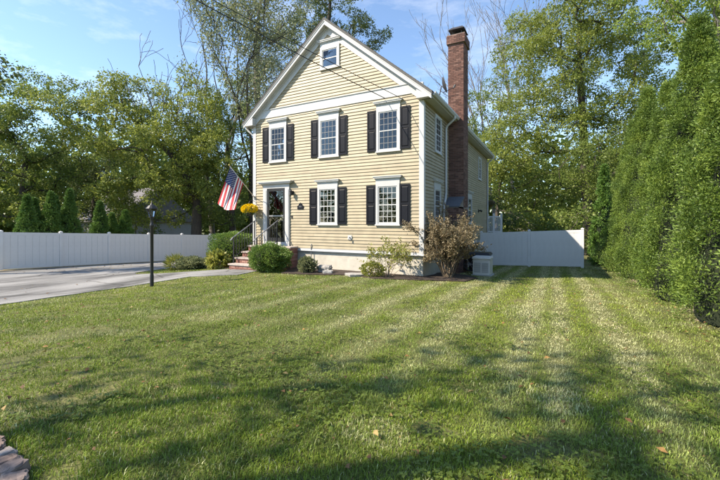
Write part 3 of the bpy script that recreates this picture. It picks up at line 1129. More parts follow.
b.box(cx_ - 0.2, cx_ + 0.2, cy_ - 0.25, cy_ + 0.25, 8.98, 9.07)
for a in (-1, 1):
    for c in (-1, 1):
        b.box(cx_ + a * 0.17 - .015, cx_ + a * 0.17 + .015, cy_ + c * 0.2 - .015, cy_ + c * 0.2 + .015, 9.07, 9.22)
b.hexa([(cx_ - .32, cy_ - .38, 9.22), (cx_ + .32, cy_ - .38, 9.22), (cx_ + .32, cy_ + .38, 9.22), (cx_ - .32, cy_ + .38, 9.22),
        (cx_ - .22, cy_ - .28, 9.34), (cx_ + .22, cy_ - .28, 9.34), (cx_ + .22, cy_ + .28, 9.34), (cx_ - .22, cy_ + .28, 9.34)])
part('chimney_cap', b.mesh('chimney_cap', 'cap_metal'), chim)

# satellite dish on the eave
sd = root('satellite_dish', 'small dark grey satellite dish on the roof edge beside the chimney', 'satellite dish', (-3.55, 13.2, 5.75))
b = MB()
nd = Vector((0.93, 0.30, 0.30)).normalized()
ce = Vector((-3.60, 13.2, 6.45))
a1 = nd.orthogonal().normalized(); a2 = nd.cross(a1)
rings, seg = 5, 20
for r in range(rings + 1):
    rr = 0.29 * r / rings
    for k in range(seg):
        t = 2 * math.pi * k / seg
        b.v.append(tuple(ce + (a1 * math.cos(t) + a2 * math.sin(t)) * rr + nd * (rr * rr * 0.9)))
for r in range(rings):
    for k in range(seg):
        k2 = (k + 1) % seg
        b.f.append((r * seg + k, r * seg + k2, (r + 1) * seg + k2, (r + 1) * seg + k)); b.m.append(0)
part('reflector', b.mesh('reflector', 'dish_grey', True), sd)
b = MB()
b.tube([(-3.72, 13.2, 5.86), (-3.72, 13.2, 6.1), (-3.66, 13.2, 6.40), tuple(ce - nd * 0.02)], 0.022, 8)
b.tube([(-3.85, 13.2, 6.02), (-3.66, 13.2, 6.26)], 0.012, 6)
part('mast', b.mesh('mast', 'dish_grey'), sd)
b = MB()
low = ce - Vector((0, 0, 0.26))
b.tube([tuple(low), tuple(low + nd * 0.42 + Vector((0, 0, 0.05)))], 0.012, 6)
b.tube([tuple(low + nd * 0.40 + Vector((0, 0, 0.03))), tuple(low + nd * 0.46 + Vector((0, 0, 0.13)))], 0.03, 8)
part('feed_arm', b.mesh('feed_arm', 'dish_grey'), sd)

# ------------------------------------------------------------------ front steps
st = root('front_steps', 'red brick front steps with stone treads leading up to the black storm door', 'steps', (-10.4, 10.6, -0.3))
core = MB(); bricks = MB()
SX0, SX1 = -11.0, -9.45
treads = [(10.07, -0.085), (10.40, 0.125), (10.74, 0.335), (11.07, 0.555)]
for i, (y, zt_) in enumerate(treads):
    y1 = treads[i + 1][0] if i < 3 else 11.525
    x1 = SX1 if i < 3 else -8.85
    core.box(SX0 + 0.015, x1 - 0.015, y + 0.017, y1 + 0.017 if i < 3 else y1, -0.9, zt_ - 0.052)
    z0 = -0.44 if i == 0 else treads[i - 1][1] - 0.03
    brick_face(bricks, (SX0 + 0.015, y + 0.017), (1, 0), (0, -1), x1 - SX0 - 0.03, -0.44, zt_ - 0.052) if i in (0, 3) else brick_face(bricks, (SX0 + 0.015, y + 0.017), (1, 0), (0, -1), x1 - SX0 - 0.03, z0, zt_ - 0.052)
    brick_face(bricks, (SX0 + 0.015, y + 0.017), (0, 1), (-1, 0), (y1 - y), -0.44, zt_ - 0.052)
    brick_face(bricks, (x1 - 0.015, y + 0.017), (0, 1), (1, 0), (y1 - y - .017), -0.44, zt_ - 0.052)
part('mortar_core', core.mesh('mortar_core', 'mortar'), st)
part('bricks', bricks.mesh('bricks', 'step_brick'), st, kind='stuff')
for i, (y, zt_) in enumerate(treads):
    y1 = treads[i + 1][0] + 0.004 if i < 3 else 11.53
    x1 = SX1 if i < 3 else -8.85
    t = MB()
    k = 0
    xx = SX0 - 0.03
    wid = (x1 + 0.03 - xx) / (3 if i < 3 else 4)
    for k in range(3 if i < 3 else 4):
        t = MB(); t.box(xx + k * wid + 0.004, xx + (k + 1) * wid - 0.004, y - 0.03, y1, zt_ - 0.05, zt_ + random.uniform(-.002, .002))
        part('tread', t.mesh('tread', 'tread_stone'), st)


def handrail(x, label, y0=10.28, y1=11.42):
    h = root('handrail', label, 'handrail', (x, y0, -0.1), 'iron handrails of the front steps')
    za, zb = 0.92, 1.55
    f = lambda y: za + (zb - za) * (y - y0) / (y1 - y0)
    b = MB()
    b.tube([(x, y0 - 0.16, za - 0.13), (x, y0 - 0.06, za - 0.03), (x, y0, za + 0.0), (x, y1, zb), (x, y1 + .06, zb + 0.01)], 0.022, 8)
    part('top_rail', b.mesh('top_rail', 'rail_grey'), h)
    b = MB()
    b.box(x - .012, x + .012, y0 + .02, y1, 0, 0.001)
    b = MB()
    b.tube([(x, y0, f(y0) - 0.80), (x, y1, f(y1) - 0.80)], 0.014, 6)
    part('bottom_rail', b.mesh('bottom_rail', 'iron'), h)
    for yy, zz in ((y0, -0.085), (y1 - .02, 0.55)):
        b = MB(); b.box(x - .018, x + .018, yy - .018, yy + .018, zz, f(yy) - 0.005)
        part('post', b.mesh('post', 'iron'), h)
    n_ = 8
    for k in range(1, n_):
        yy = y0 + (y1 - y0) * k / n_
        b = MB(); b.box(x - .008, x + .008, yy - .008, yy + .008, f(yy) - 0.80, f(yy) - 0.01)
        part('baluster', b.mesh('baluster', 'iron'), h)


handrail(-10.97, 'black iron handrail on the hedge side of the front steps')
handrail(-9.78, 'black iron handrail on the storm door side of the front steps, behind the round bush')


# ------------------------------------------------------------------ leaves
def rand_unit(n):
    v = RNG.normal(size=(n, 3))
    return v / np.linalg.norm(v, axis=1, keepdims=True)


def leaf_quads(P, D, L, Wd, up=0.4, fold=0.15):
    """diamond leaves at P pointing along D, lengths L, widths Wd"""
    n = len(P)
    D = D / np.linalg.norm(D, axis=1, keepdims=True)
    N = rand_unit(n)
    N[:, 2] += up
    Sd = np.cross(D, N)
    Sd /= np.linalg.norm(Sd, axis=1, keepdims=True) + 1e-9
    Nn = np.cross(Sd, D)
    L = np.broadcast_to(L, n)[:, None]
    Wd = np.broadcast_to(Wd, n)[:, None]
    mid = P + D * L * 0.45 + Nn * (fold * Wd)
    v = np.stack([P, mid + Sd * Wd * 0.5, P + D * L, mid - Sd * Wd * 0.5], 1)
    return v.reshape(-1, 3), np.arange(4 * n, dtype=np.int32).reshape(n, 4)


def leaf_mesh(name, P, D, L, Wd, mat, up=0.4):
    v, f = leaf_quads(P, D, L, Wd, up)
    return np_mesh(name, v, f, mat)


def puff_points(centres, radii, per, flat=0.75, shell=0.55):
    Ps, Ds = [], []
    for c, r in zip(centres, radii):
        k = max(8, int(per * (r ** 2)))
        u = rand_unit(k)
        rad = r * (shell + (1 - shell) * RNG.random(k)) * (0.6 + 0.4 * RNG.random(k))
        lop = 1 + 0.35 * np.sin(u[:, 0] * 3.1 + c[0]) * np.sin(u[:, 1] * 2.7 + c[1])
        p = u * (rad * lop)[:, None]
        p[:, 2] *= flat
        Ps.append(p + np.array(c))
        d = u + rand_unit(k) * 0.9
        Ds.append(d)
    return np.concatenate(Ps), np.concatenate(Ds)


def skeleton(base, trunk, tips, r_top=0.03, expo=0.5, upw=0.35, seed=0):
    """limbs grown greedily from a trunk polyline to the leaf clumps; thickness from what each limb carries"""
    rd = random.Random(seed)
    nodes = [Vector(base)] + [Vector(p) for p in trunk]
    par = [-1] + list(range(len(trunk)))
    ntr = len(nodes)
    order = sorted(range(len(tips)), key=lambda i: min((Vector(tips[i]) - q).length for q in nodes[max(0, ntr // 3):]))
    ends = []
    for i in order:
        t = Vector(tips[i])
        best, bi = 1e9, 0
        for k in range(1, len(nodes)):
            q = nodes[k]
            d = t - q
            L = d.length
            cost = L * (1.0 + 0.9 * max(0, 0.15 - d.z / (L + 1e-6))) + (0.25 if k < ntr else 0.0)
            if k < max(1, ntr // 3): cost += 4
            if cost < best: best, bi = cost, k
        q = nodes[bi]
        d = t - q
        L = d.length
        prev = bi
        m = max(3, int(L / 0.7))
        pd = (q - nodes[par[bi]]).normalized() if par[bi] >= 0 else Vector((0, 0, 1))
        ctl = q + pd * (L * 0.42) + Vector((0, 0, L * 0.06))
        for s in range(1, m + 1):
            f = s / m
            p = q * (1 - f) ** 2 + ctl * (2 * f * (1 - f)) + t * f * f
            if s < m:
                p += Vector((rd.gauss(0, 1), rd.gauss(0, 1), rd.gauss(0, .7))) * (0.028 * L)
            nodes.append(p)
            par.append(prev)
            prev = len(nodes) - 1
        ends.append(prev)
    cnt = [0.0] * len(nodes)
    for e in ends:
        k = e
        while k >= 0:
            cnt[k] += 1
            k = par[k]
    return nodes, par, cnt


def limb_mesh(nodes, par, cnt, r1, base_r, mat, name='trunk', sides=6):
    mb = MB()
    tot = max(cnt)
    p_ = math.log(base_r / r1) / math.log(max(2.0, tot))
    rad = [r1 * max(c, 1) ** p_ for c in cnt]
    for k in range(1, len(nodes)):
        a = par[k]
        n = sides if rad[k] > 0.06 else 4
        ra = min(rad[a], rad[k] * 1.35)
        if a == 0: ra = rad[k] * 1.45
        d = (nodes[k] - nodes[a])
        if d.length < 1e-4: continue
        mb.tube([nodes[a], nodes[k] + d.normalized() * rad[k] * 0.3], [ra, rad[k]], n, cap=False)
    return mb.mesh(name, mat, True)


def crown_centres(ells, n, rmin, rmax, seed, hollow=0.35):
    rg = np.random.default_rng(seed)
    ells = np.array(ells, float)
    vol = ells[:, 3] * ells[:, 4] * ells[:, 5]
    out, rad = [], []
    tries = 0
    while len(out) < n and tries < n * 60:
        tries += 1
        e = ells[rg.choice(len(ells), p=vol / vol.sum())]
        u = rg.normal(size=3); u /= np.linalg.norm(u)
        r = (hollow + (1 - hollow) * rg.random()) ** 0.8
        c = e[:3] + u * r * e[3:]
        R_ = rg.uniform(rmin, rmax)
        if all(np.linalg.norm(c - o) > 0.75 * (R_ + q) * 0.62 for o, q in zip(out, rad)):
            out.append(c); rad.append(R_)
    return out, rad


def tree(name, label, cat, base, trunk, ells, n, rr, per, leaf, lmat, bmat='bark', base_r=0.25, seed=1, group=None, droop=0.0, flat=0.7, up=0.5, r1=0.018, hollow=0.35):
    """trunk with limbs plus a crown of leaf clumps; all points are relative to the foot of the tree"""
    t = root(name, label, cat, base, group)
    cs, rs = crown_centres(ells, n, rr[0], rr[1], seed, hollow)
    nodes, par, cnt = skeleton((0, 0, -0.3), trunk, cs, seed=seed)
    B = Vector(base)
    tm = limb_mesh(nodes, par, cnt, r1, base_r, bmat)
    o = part('trunk', tm, t); o.matrix_parent_inverse = Matrix.Identity(4)
    P, D = puff_points(cs, rs, per, flat)
    D[:, 2] -= droop
    L = leaf * RNG.uniform(0.45, 1.45, len(P))
    cm = leaf_mesh('crown', P, D, L, L * RNG.uniform(0.45, 0.62, len(P)), lmat, up)
    o = part('crown', cm, t); o.matrix_parent_inverse = Matrix.Identity(4)
    return t


def bare_tree(name, label, base, height, r0, seed, lean=(0, 0), bmat='bark_grey', depth=5, spread=0.6, group=None, forks=None, ktop=3, leaves=None, lmat='leaf_mid'):
    rd = random.Random(seed)
    mb = MB()
    tips = []

    def grow(p, d, L, r, lev):
        m = 5 if lev < 2 else 3
        pts, rs = [p], [r]
        q, dd = Vector(p), Vector(d)
        for s in range(m):
            dd = (dd + Vector((rd.gauss(0, 1), rd.gauss(0, 1), rd.gauss(0, .6))) * (0.10 if lev < 2 else 0.16) + Vector((0, 0, 0.06))).normalized()
            q = q + dd * (L / m)
            pts.append(Vector(q)); rs.append(max(0.022, r * (1 - 0.42 * (s + 1) / m)))
        mb.tube(pts, rs, 7 if lev == 0 else (5 if lev < 3 else 3), cap=False)
        if lev >= depth:
            tips.append(pts[-1]); tips.append(pts[-2])
            return
        k = ktop if lev == 0 else rd.choice((2, 3, 3))
        for j in range(k):
            f = rd.uniform(0.45, 1.0) if j else 1.0
            i = min(m, max(1, int(f * m)))
            ax = dd.orthogonal().normalized()
            ax.rotate(Matrix.Rotation(rd.uniform(0, 6.28), 3, dd))
            nd_ = (dd + ax * rd.uniform(0.35, 1.0) * spread * (0.5 if j == 0 else 1.2)).normalized()
            grow(pts[i], nd_, L * rd.uniform(0.55, 0.78), rs[i] * (0.9 if j == 0 else 0.66), lev + 1)
    grow(Vector((0, 0, -0.3)), Vector((lean[0], lean[1], 1)).normalized(), height * 0.42, r0, 0)
    t = root(name, label, 'tree', base, group)
    o = part('trunk', mb.mesh('trunk', bmat, True), t); o.matrix_parent_inverse = Matrix.Identity(4)
    if leaves:
        n, sz, rad = leaves
        tp = np.array([tuple(q) for q in tips])
        ids = RNG.integers(0, len(tp), n)
        P = tp[ids] + RNG.normal(size=(n, 3)) * rad
        D = rand_unit(n)
        L = sz * RNG.uniform(0.6, 1.3, n)
        o = part('crown', leaf_mesh('crown', P, D, L, L * 0.55, lmat), t); o.matrix_parent_inverse = Matrix.Identity(4)
    return t


# ------------------------------------------------------------------ fences
def fence_board_mesh(w, h, vertical_axis):
    b = MB()
    q = 0.008
    if vertical_axis == 'Y':      # runs along Y, faces X
        b.hexa([(-0.010, 0, 0), (0.010, 0, 0), (0.010, w, 0), (-0.010, w, 0), (-0.010, 0, h), (0.010, 0, h), (0.010, w, h), (-0.010, w, h)])
        b.box(0.010, 0.017, q, w - q, 0.0, h)
        b.box(-0.017, -0.010, q, w - q, 0.0, h)
    else:
        b.hexa([(0, -0.010, 0), (w, -0.010, 0), (w, 0.010, 0), (0, 0.010, 0), (0, -0.010, h), (w, -0.010, h), (w, 0.010, h), (0, 0.010, h)])
        b.box(q, w - q, 0.010, 0.017, 0.0, h)
        b.box(q, w - q, -0.017, -0.010, 0.0, h)
    return b.mesh('board', 'vinyl')


def vinyl_fence(label, posts, axis, fixed, ztop, zbot, nb=8):
    """posts: coordinates along the run; ztop/zbot: heights as functions of that coordinate"""
    p0 = (fixed, posts[0]) if axis == 'Y' else (posts[0], fixed)
    fr = root('privacy_fence', label, 'fence', (p0[0], p0[1], zbot(posts[0])))

    def bx(b, s0, s1, a, z0a, z1a, z0b, z1b):
        """sloping bar from s0 to s1, half thickness a"""
        if axis == 'Y':
            b.hexa([(fixed - a, s0, z0a), (fixed + a, s0, z0a), (fixed + a, s1, z0b), (fixed - a, s1, z0b), (fixed - a, s0, z1a), (fixed + a, s0, z1a), (fixed + a, s1, z1b), (fixed - a, s1, z1b)])
        else:
            b.hexa([(s0, fixed - a, z0a), (s0, fixed + a, z0a), (s1, fixed + a, z0b), (s1, fixed - a, z0b), (s0, fixed - a, z1a), (s0, fixed + a, z1a), (s1, fixed + a, z1b), (s1, fixed - a, z1b)])
    hw = 0.063
    for s in posts:
        b = MB()
        bx(b, s - hw, s + hw, hw, zbot(s) - 0.3, ztop(s) + 0.03, zbot(s) - 0.3, ztop(s) + 0.03)
        po = part('post', b.mesh('post', 'vinyl'), fr)
        b = MB()
        zt = ztop(s) + 0.032
        x, y = (fixed, s) if axis == 'Y' else (s, fixed)
        b.box(x - .075, x + .075, y - .075, y + .075, zt, zt + 0.025)
        b.add([(x - .07, y - .07, zt + .026), (x + .07, y - .07, zt + .026), (x + .07, y + .07, zt + .026), (x - .07, y + .07, zt + .026), (x, y, zt + 0.075)], [(0, 1, 4), (1, 2, 4), (2, 3, 4), (3, 0, 4)])
        part('post_cap', b.mesh('post_cap', 'vinyl'), po)
    bw = None
    for a, c in zip(posts[:-1], posts[1:]):
        s0, s1 = a + hw + 0.002, c - hw - 0.002
        for dz0, dz1, nm in ((-0.14, 0.0, 't'), (0.05, 0.17, 'b')):
            f = ztop if nm == 't' else zbot
            b = MB()
            bx(b, s0, s1, 0.024, f(s0) + dz0, f(s0) + dz1, f(s1) + dz0, f(s1) + dz1)
            part('rail', b.mesh('rail', 'vinyl'), fr)
        w = (s1 - s0) / nb
        h = ztop(a) - zbot(a) - 0.14 - 0.17 + 0.1
        if bw is None or abs(bw[0] - w) > 0.004:
            bw = (w, fence_board_mesh(w - 0.003, h, axis))
        for k in range(nb):
            s = s0 + w * k
            zz = zbot(s + w / 2) + 0.12
            loc = (fixed, s, zz) if axis == 'Y' else (s, fixed, zz)
            part('board', bw[1], fr, loc=loc)
    return fr


FX = -23.25
vinyl_fence('long white vinyl privacy fence running along the far side of the driveway', [7.45 + 2.4 * k for k in range(8)], 'Y', FX,
            lambda s: 1.02 - 0.0425 * (s - 7.4), lambda s: -0.80 - 0.0425 * (s - 7.4))
vinyl_fence('short white vinyl privacy fence closing the side yard between the house and the hedge', [-3.62, -1.2, 1.2], 'X', 21.3,
            lambda s: 1.06 + 0.045 * s, lambda s: -0.81 + 0.035 * s)

# ------------------------------------------------------------------ lamp post
lx, ly = -10.45, 6.68
lzb = gz(lx, ly)
lp = root('lamp_post', 'black lamp post with a glass lantern at the edge of the driveway', 'lamp post', (lx, ly, lzb))
b = MB()
b.lathe((lx, ly, lzb - 0.1), [(0.052, 0), (0.052, 0.42), (0.048, 0.45), (0.045, 0.5), (0.045, 1.85), (0.058, 1.87), (0.058, 1.91), (0.04, 1.94), (0.035, 2.09), (0.06, 2.12), (0.0, 2.12)], 16)
part('post', b.mesh('post', 'iron', True), lp)
zl = lzb + 2.04
lan = MB()
nl = 6
for k in range(nl):
    t = 2 * math.pi * k / nl + 0.3
    c, s = math.cos(t), math.sin(t)
    lan.tube([(lx + 0.075 * c, ly + 0.075 * s, zl), (lx + 0.125 * c, ly + 0.125 * s, zl + 0.24)], 0.009, 4)
lan.lathe((lx, ly, zl), [(0.0, -0.03), (0.05, -0.03), (0.085, -0.005), (0.085, 0.012), (0.0, 0.012)], 12)
lan.lathe((lx, ly, zl), [(0.115, 0.235), (0.165, 0.24), (0.16, 0.255), (0.09, 0.335), (0.045, 0.36), (0.03, 0.39), (0.035, 0.40), (0.012, 0.43), (0.02, 0.45), (0.0, 0.475)], 12)
la = part('lantern', lan.mesh('lantern', 'iron'), lp)
for k in range(nl):
    t0, t1 = 2 * math.pi * k / nl + 0.3, 2 * math.pi * (k + 1) / nl + 0.3
    b = MB()
    b.add([(lx + 0.072 * math.cos(t0), ly + 0.072 * math.sin(t0), zl + .012), (lx + 0.072 * math.cos(t1), ly + 0.072 * math.sin(t1), zl + .012),
           (lx + 0.121 * math.cos(t1), ly + 0.121 * math.sin(t1), zl + .235), (lx + 0.121 * math.cos(t0), ly + 0.121 * math.sin(t0), zl + .235)], [(0, 1, 2, 3)])
    part('lantern_pane', b.mesh('lantern_pane', 'glass'), la)
b = MB()
b.lathe((lx, ly, zl), [(0.018, 0.012), (0.018, 0.10), (0.0, 0.10)], 8)
b.lathe((lx, ly, zl), [(0.012, 0.10), (0.03, 0.13), (0.032, 0.16), (0.015, 0.195), (0.0, 0.2)], 10)
part('bulb', b.mesh('bulb', 'trim', True), la)

# ------------------------------------------------------------------ flag
A_ = Vector((-11.12, 11.545, 2.53)); B_ = Vector((-11.12, 10.20, 3.68))
fl = root('flag', 'American flag hanging from a slanted white pole at the house corner', 'flag', A_)
b = MB()
b.tube([A_, B_], 0.0145, 10)
b.tube([A_ + (B_ - A_).normalized() * .0, A_ + (B_ - A_).normalized() * 0.14], 0.022, 10)
pole = part('pole', b.mesh('pole', 'pole_white', True), fl)
b = MB()
b.lathe(B_, [(0.0, -0.03), (0.02, -0.02), (0.032, 0.01), (0.02, 0.045), (0.0, 0.055)], 10)
part('finial', b.mesh('finial', 'gold', True), pole)
b = MB()
b.box(A_.x - 0.03, A_.x + 0.03, A_.y - 0.005, HY0 - 0.035, A_.z - 0.08, A_.z + 0.06)
part('bracket', b.mesh('bracket', 'rail_grey'), fl)
hd = (A_ - B_).normalized()
HL, FLY = 0.91, 1.50
c00 = B_ + hd * 0.05
c10 = B_ + hd * (0.05 + HL)
e0 = Vector((-11.42, 9.92, 2.17)) - c00
e1 = Vector((-10.56, 10.08, 1.90)) - c10
NU, NV = 39, 30


def flag_pt(u, v):
    """u 0..1 along the pole from the tip, v 0..1 down the fly"""
    fl_ = e0 * (1 - u) + e1 * u
    fl_ = fl_.normalized() * FLY
    p = c00 + hd * (HL * u * (1 - 0.10 * v)) + fl_ * v
    p.z -= 0.05 * math.sin(math.pi * u) * v
    nn = hd.cross(fl_).normalized()
    p += nn * (0.055 * v ** 0.8 * math.sin(u * 13.5 + v * 1.5) + 0.02 * v * math.sin(u * 29 + 1 + v * 3))
    return p


plain('flag_red', (0.50, 0.022, 0.035), 0.75, 0.1, 6)
plain('flag_white', (0.80, 0.78, 0.75), 0.75, 0.06, 6)
plain('flag_blue', (0.020, 0.040, 0.16), 0.75, 0.1, 6)
b = MB()
b.v = [tuple(flag_pt(i / NU, j / NV)) for i in range(NU + 1) for j in range(NV + 1)]
for i in range(NU):
    for j in range(NV):
        q = i * (NV + 1) + j
        b.f.append((q, q + 1, q + NV + 2, q + NV + 1))
        s = i // 3
        b.m.append(2 if (s < 7 and j < 12) else (0 if s % 2 == 0 else 1))
cloth = part('cloth', b.mesh('cloth', ['flag_red', 'flag_white', 'flag_blue'], True), fl)
sb = MB()
for r in range(9):
    for c in range(6 if r % 2 == 0 else 5):
        u = (r + 1) / 10 * 7 / 13
        v = ((2 * c + (1 if r % 2 == 0 else 2)) / 12) * 0.4
        p = flag_pt(u, v)
        du = (flag_pt(u + .01, v) - p).normalized(); dv = (flag_pt(u, v + .01) - p).normalized()
        nn = du.cross(dv).normalized()
        for sg in (-1, 1):
            pts = []
            for k in range(10):
                t = math.pi * k / 5
                rr = 0.024 if k % 2 == 0 else 0.0095
                pts.append(p + nn * 0.003 * sg + du * (-math.cos(t) * rr) + dv * (math.sin(t) * rr))
            sb.add([p + nn * 0.003 * sg] + pts, [(0, k + 1, (k + 1) % 10 + 1) for k in range(10)])
part('stars', sb.mesh('stars', 'flag_white'), cloth, kind='stuff')

# ------------------------------------------------------------------ hanging baskets


def hanging_basket(label, c, r, petal, bowl, hang_to):
    hb = root('hanging_basket', label, 'flower basket', (c[0], c[1], c[2] - r))
    b = MB()
    b.lathe((c[0], c[1], c[2] - r * 0.75), [(0.0, 0), (r * 0.42, 0.0), (r * 0.52, r * 0.25), (r * 0.58, r * 0.5), (r * 0.52, r * 0.5), (r * 0.45, r * 0.4), (0, r * .4)], 18)
    part('bowl', b.mesh('bowl', bowl, True), hb)
    n = 1500
    u = rand_unit(n)
    P = u * r * RNG.uniform(0.86, 1.04, n)[:, None]
    P[:, 2] = P[:, 2] * 0.62
    keep = P[:, 2] > -0.40 * r
    P, u = P[keep], u[keep]
    P += np.array(c) + np.array([0, 0, 0.05])
    me = leaf_mesh('flowers', P, u + rand_unit(len(u)) * 0.8, 0.05, 0.042, petal)
    part('flowers', me, hb)
    n = 400
    u = rand_unit(n)
    P = u * r * RNG.uniform(0.5, 0.95, n)[:, None]
    P[:, 2] = P[:, 2] * 0.5 - 0.12 * r
    part('foliage', leaf_mesh('foliage', P + np.array(c), u + rand_unit(n) * .6, 0.06, 0.035, 'box_leaf'), hb)
    b = MB()
    top = (c[0], c[1], hang_to[2])
    for k in range(3):
        t = 2.1 * k + 0.4
        b.tube([(c[0] + r * .55 * math.cos(t), c[1] + r * .55 * math.sin(t), c[2] - r * .2), top], 0.005, 4)
    b.tube([top, (top[0] * .5 + hang_to[0] * .5, top[1] * .5 + hang_to[1] * .5, hang_to[2] + 0.05), hang_to], 0.009, 6)
    part('hanger', b.mesh('hanger', 'iron'), hb)


hanging_basket('hanging basket of yellow flowers beside the front steps, below the flag pole', (-11.08, 11.22, 1.98), 0.31, 'petal', 'black_plastic', (-11.12, HY0 - 0.035, 2.36))
hanging_basket('brown hanging basket at the rear corner of the house', (-3.62, 24.65, 2.66), 0.24, 'leaf_brown', 'coir', (-3.78, 24.33, 3.05))

# ------------------------------------------------------------------ side yard objects
gn = root('standby_generator', 'beige box-shaped utility unit with louvred front beside the big brown bush', 'generator', (-2.35, 14.1, gz(-2.35, 14.1)))
z0 = gz(-2.35, 14.0) - 0.02
bm = bmesh.new()
bmesh.ops.create_cube(bm, size=1.0)
for v in bm.verts: v.co = Vector((v.co.x * 0.60 - 2.35, v.co.y * 0.70 + 14.1, v.co.z * 0.58 + z0 + 0.35))
bmesh.ops.bevel(bm, geom=bm.edges[:], offset=0.025, segments=3, affect='EDGES', profile=0.6)
me = bpy.data.meshes.new('body'); bm.to_mesh(me); bm.free(); me.materials.append(MATS['beige_plastic'])
body = part('body', me, gn)
bm = bmesh.new()
bmesh.ops.create_cube(bm, size=1.0)
for v in bm.verts:
    k = 1.0 if v.co.z < 0 else 0.93
    v.co = Vector((v.co.x * 0.66 * k - 2.35, v.co.y * 0.76 * k + 14.1, v.co.z * 0.075 + z0 + 0.675))
bmesh.ops.bevel(bm, geom=bm.edges[:], offset=0.02, segments=3, affect='EDGES', profile=0.6)
me = bpy.data.meshes.new('lid'); bm.to_mesh(me); bm.free(); me.materials.append(MATS['beige_plastic'])
part('lid', me, gn)
b = MB(); b.box(-2.70, -2.0, 13.70, 14.5, z0 - 0.06, z0 + 0.06)
part('base_pad', b.mesh('base_pad', 'concrete'), gn)
for a in (-2.60, -2.33):
    for k in range(9):
        b = MB(); zz = z0 + 0.16 + k * 0.04
        b.hexa([(a, 13.735, zz), (a + 0.23, 13.735, zz), (a + 0.23, 13.752, zz), (a, 13.752, zz), (a, 13.748, zz + 0.028), (a + 0.23, 13.748, zz + 0.028), (a + 0.23, 13.752, zz + 0.028), (a, 13.752, zz + 0.028)])
        part('louvre', b.mesh('louvre', 'louvre_grey'), body)

ct = root('wheeled_cart', 'black lidded cart with spoked wheel behind the beige utility unit', 'cart', (-2.7, 15.0, gz(-2.7, 15.0)))
z1 = gz(-2.7, 15.0)
b = MB()
b.hexa([(-3.0, 14.85, z1 + .12), (-2.3, 14.85, z1 + .12), (-2.3, 15.4, z1 + .12), (-3.0, 15.4, z1 + .12), (-3.05, 14.8, z1 + .72), (-2.25, 14.8, z1 + .72), (-2.25, 15.45, z1 + .72), (-3.05, 15.45, z1 + .72)])
part('tub', b.mesh('tub', 'black_plastic'), ct)
b = MB()
b.hexa([(-3.1, 14.75, z1 + .725), (-2.2, 14.75, z1 + .725), (-2.2, 15.5, z1 + .725), (-3.1, 15.5, z1 + .725), (-3.05, 14.8, z1 + .82), (-2.25, 14.8, z1 + .82), (-2.25, 15.45, z1 + .82), (-3.05, 15.45, z1 + .82)])
part('lid', b.mesh('lid', 'black_plastic'), ct)
wc = Vector((-2.93, 14.72, z1 + 0.36))
b = MB()
ring = [wc + Vector((0.25 * math.cos(t), 0, 0.25 * math.sin(t))) for t in [2 * math.pi * k / 20 for k in range(21)]]
b.tube(ring, 0.032, 8, cap=False)
wh = part('wheel', b.mesh('wheel', 'black_plastic', True), ct)
b = MB()
for k in range(6):
    t = math.pi * k / 3
    b.tube([wc, wc + Vector((0.24 * math.cos(t), 0, 0.24 * math.sin(t)))], 0.012, 5)
b.tube([wc - Vector((0, .05, 0)), wc + Vector((0, .12, 0))], 0.04, 10)
part('spokes', b.mesh('spokes', 'rail_grey'), wh)

# gas meter riser beside the chimney
gm = root('gas_meter_pipe', 'thin grey utility pipe and meter against the side wall behind the brown bush', 'pipe', (-3.5, 16.4, gz(-3.5, 16.4)))
b = MB()
zz = gz(-3.6, 16.4)
b.tube([(-3.55, 16.4, zz - .1), (-3.55, 16.4, zz + 1.1), (-3.74, 16.4, zz + 1.15)], 0.024, 8)
part('pipe', b.mesh('pipe', 'rail_grey'), gm)
b = MB()
b.lathe((-3.55, 16.4, zz + 0.75), [(0, 0), (0.10, 0.01), (0.13, 0.06), (0.13, 0.2), (0.1, 0.26), (0, 0.27)], 12)
part('meter', b.mesh('meter', 'rail_grey', True), gm)

# deck railing behind the rear corner
dk = root('deck_railing', 'white deck railing panel with capped posts behind the rear house corner', 'railing', (-3.6, 24.6, -1.0))
for x in (-3.86, -3.42, -2.98):
    b = MB(); b.box(x - .055, x + .055, 24.55, 24.66, -1.1, 1.98)
    pp = part('post', b.mesh('post', 'vinyl'), dk)
    b = MB(); b.box(x - .07, x + .07, 24.535, 24.675, 1.982, 2.01)
    b.add([(x - .06, 24.545, 2.011), (x + .06, 24.545, 2.011), (x + .06, 24.665, 2.011), (x - .06, 24.665, 2.011), (x, 24.605, 2.06)], [(0, 1, 4), (1, 2, 4), (2, 3, 4), (3, 0, 4)])
    part('post_cap', b.mesh('post_cap', 'vinyl'), pp)
    if x < -3:
        for za in (0.85, 1.80):
            b = MB(); b.box(x + .057, x + .383, 24.575, 24.635, za, za + 0.08)
            part('rail', b.mesh('rail', 'vinyl'), dk)
        for k in range(4):
            b = MB(); xx = x + 0.09 + k * 0.08
            b.box(xx, xx + .035, 24.585, 24.625, 0.932, 1.798)
            part('baluster', b.mesh('baluster', 'vinyl'), dk)

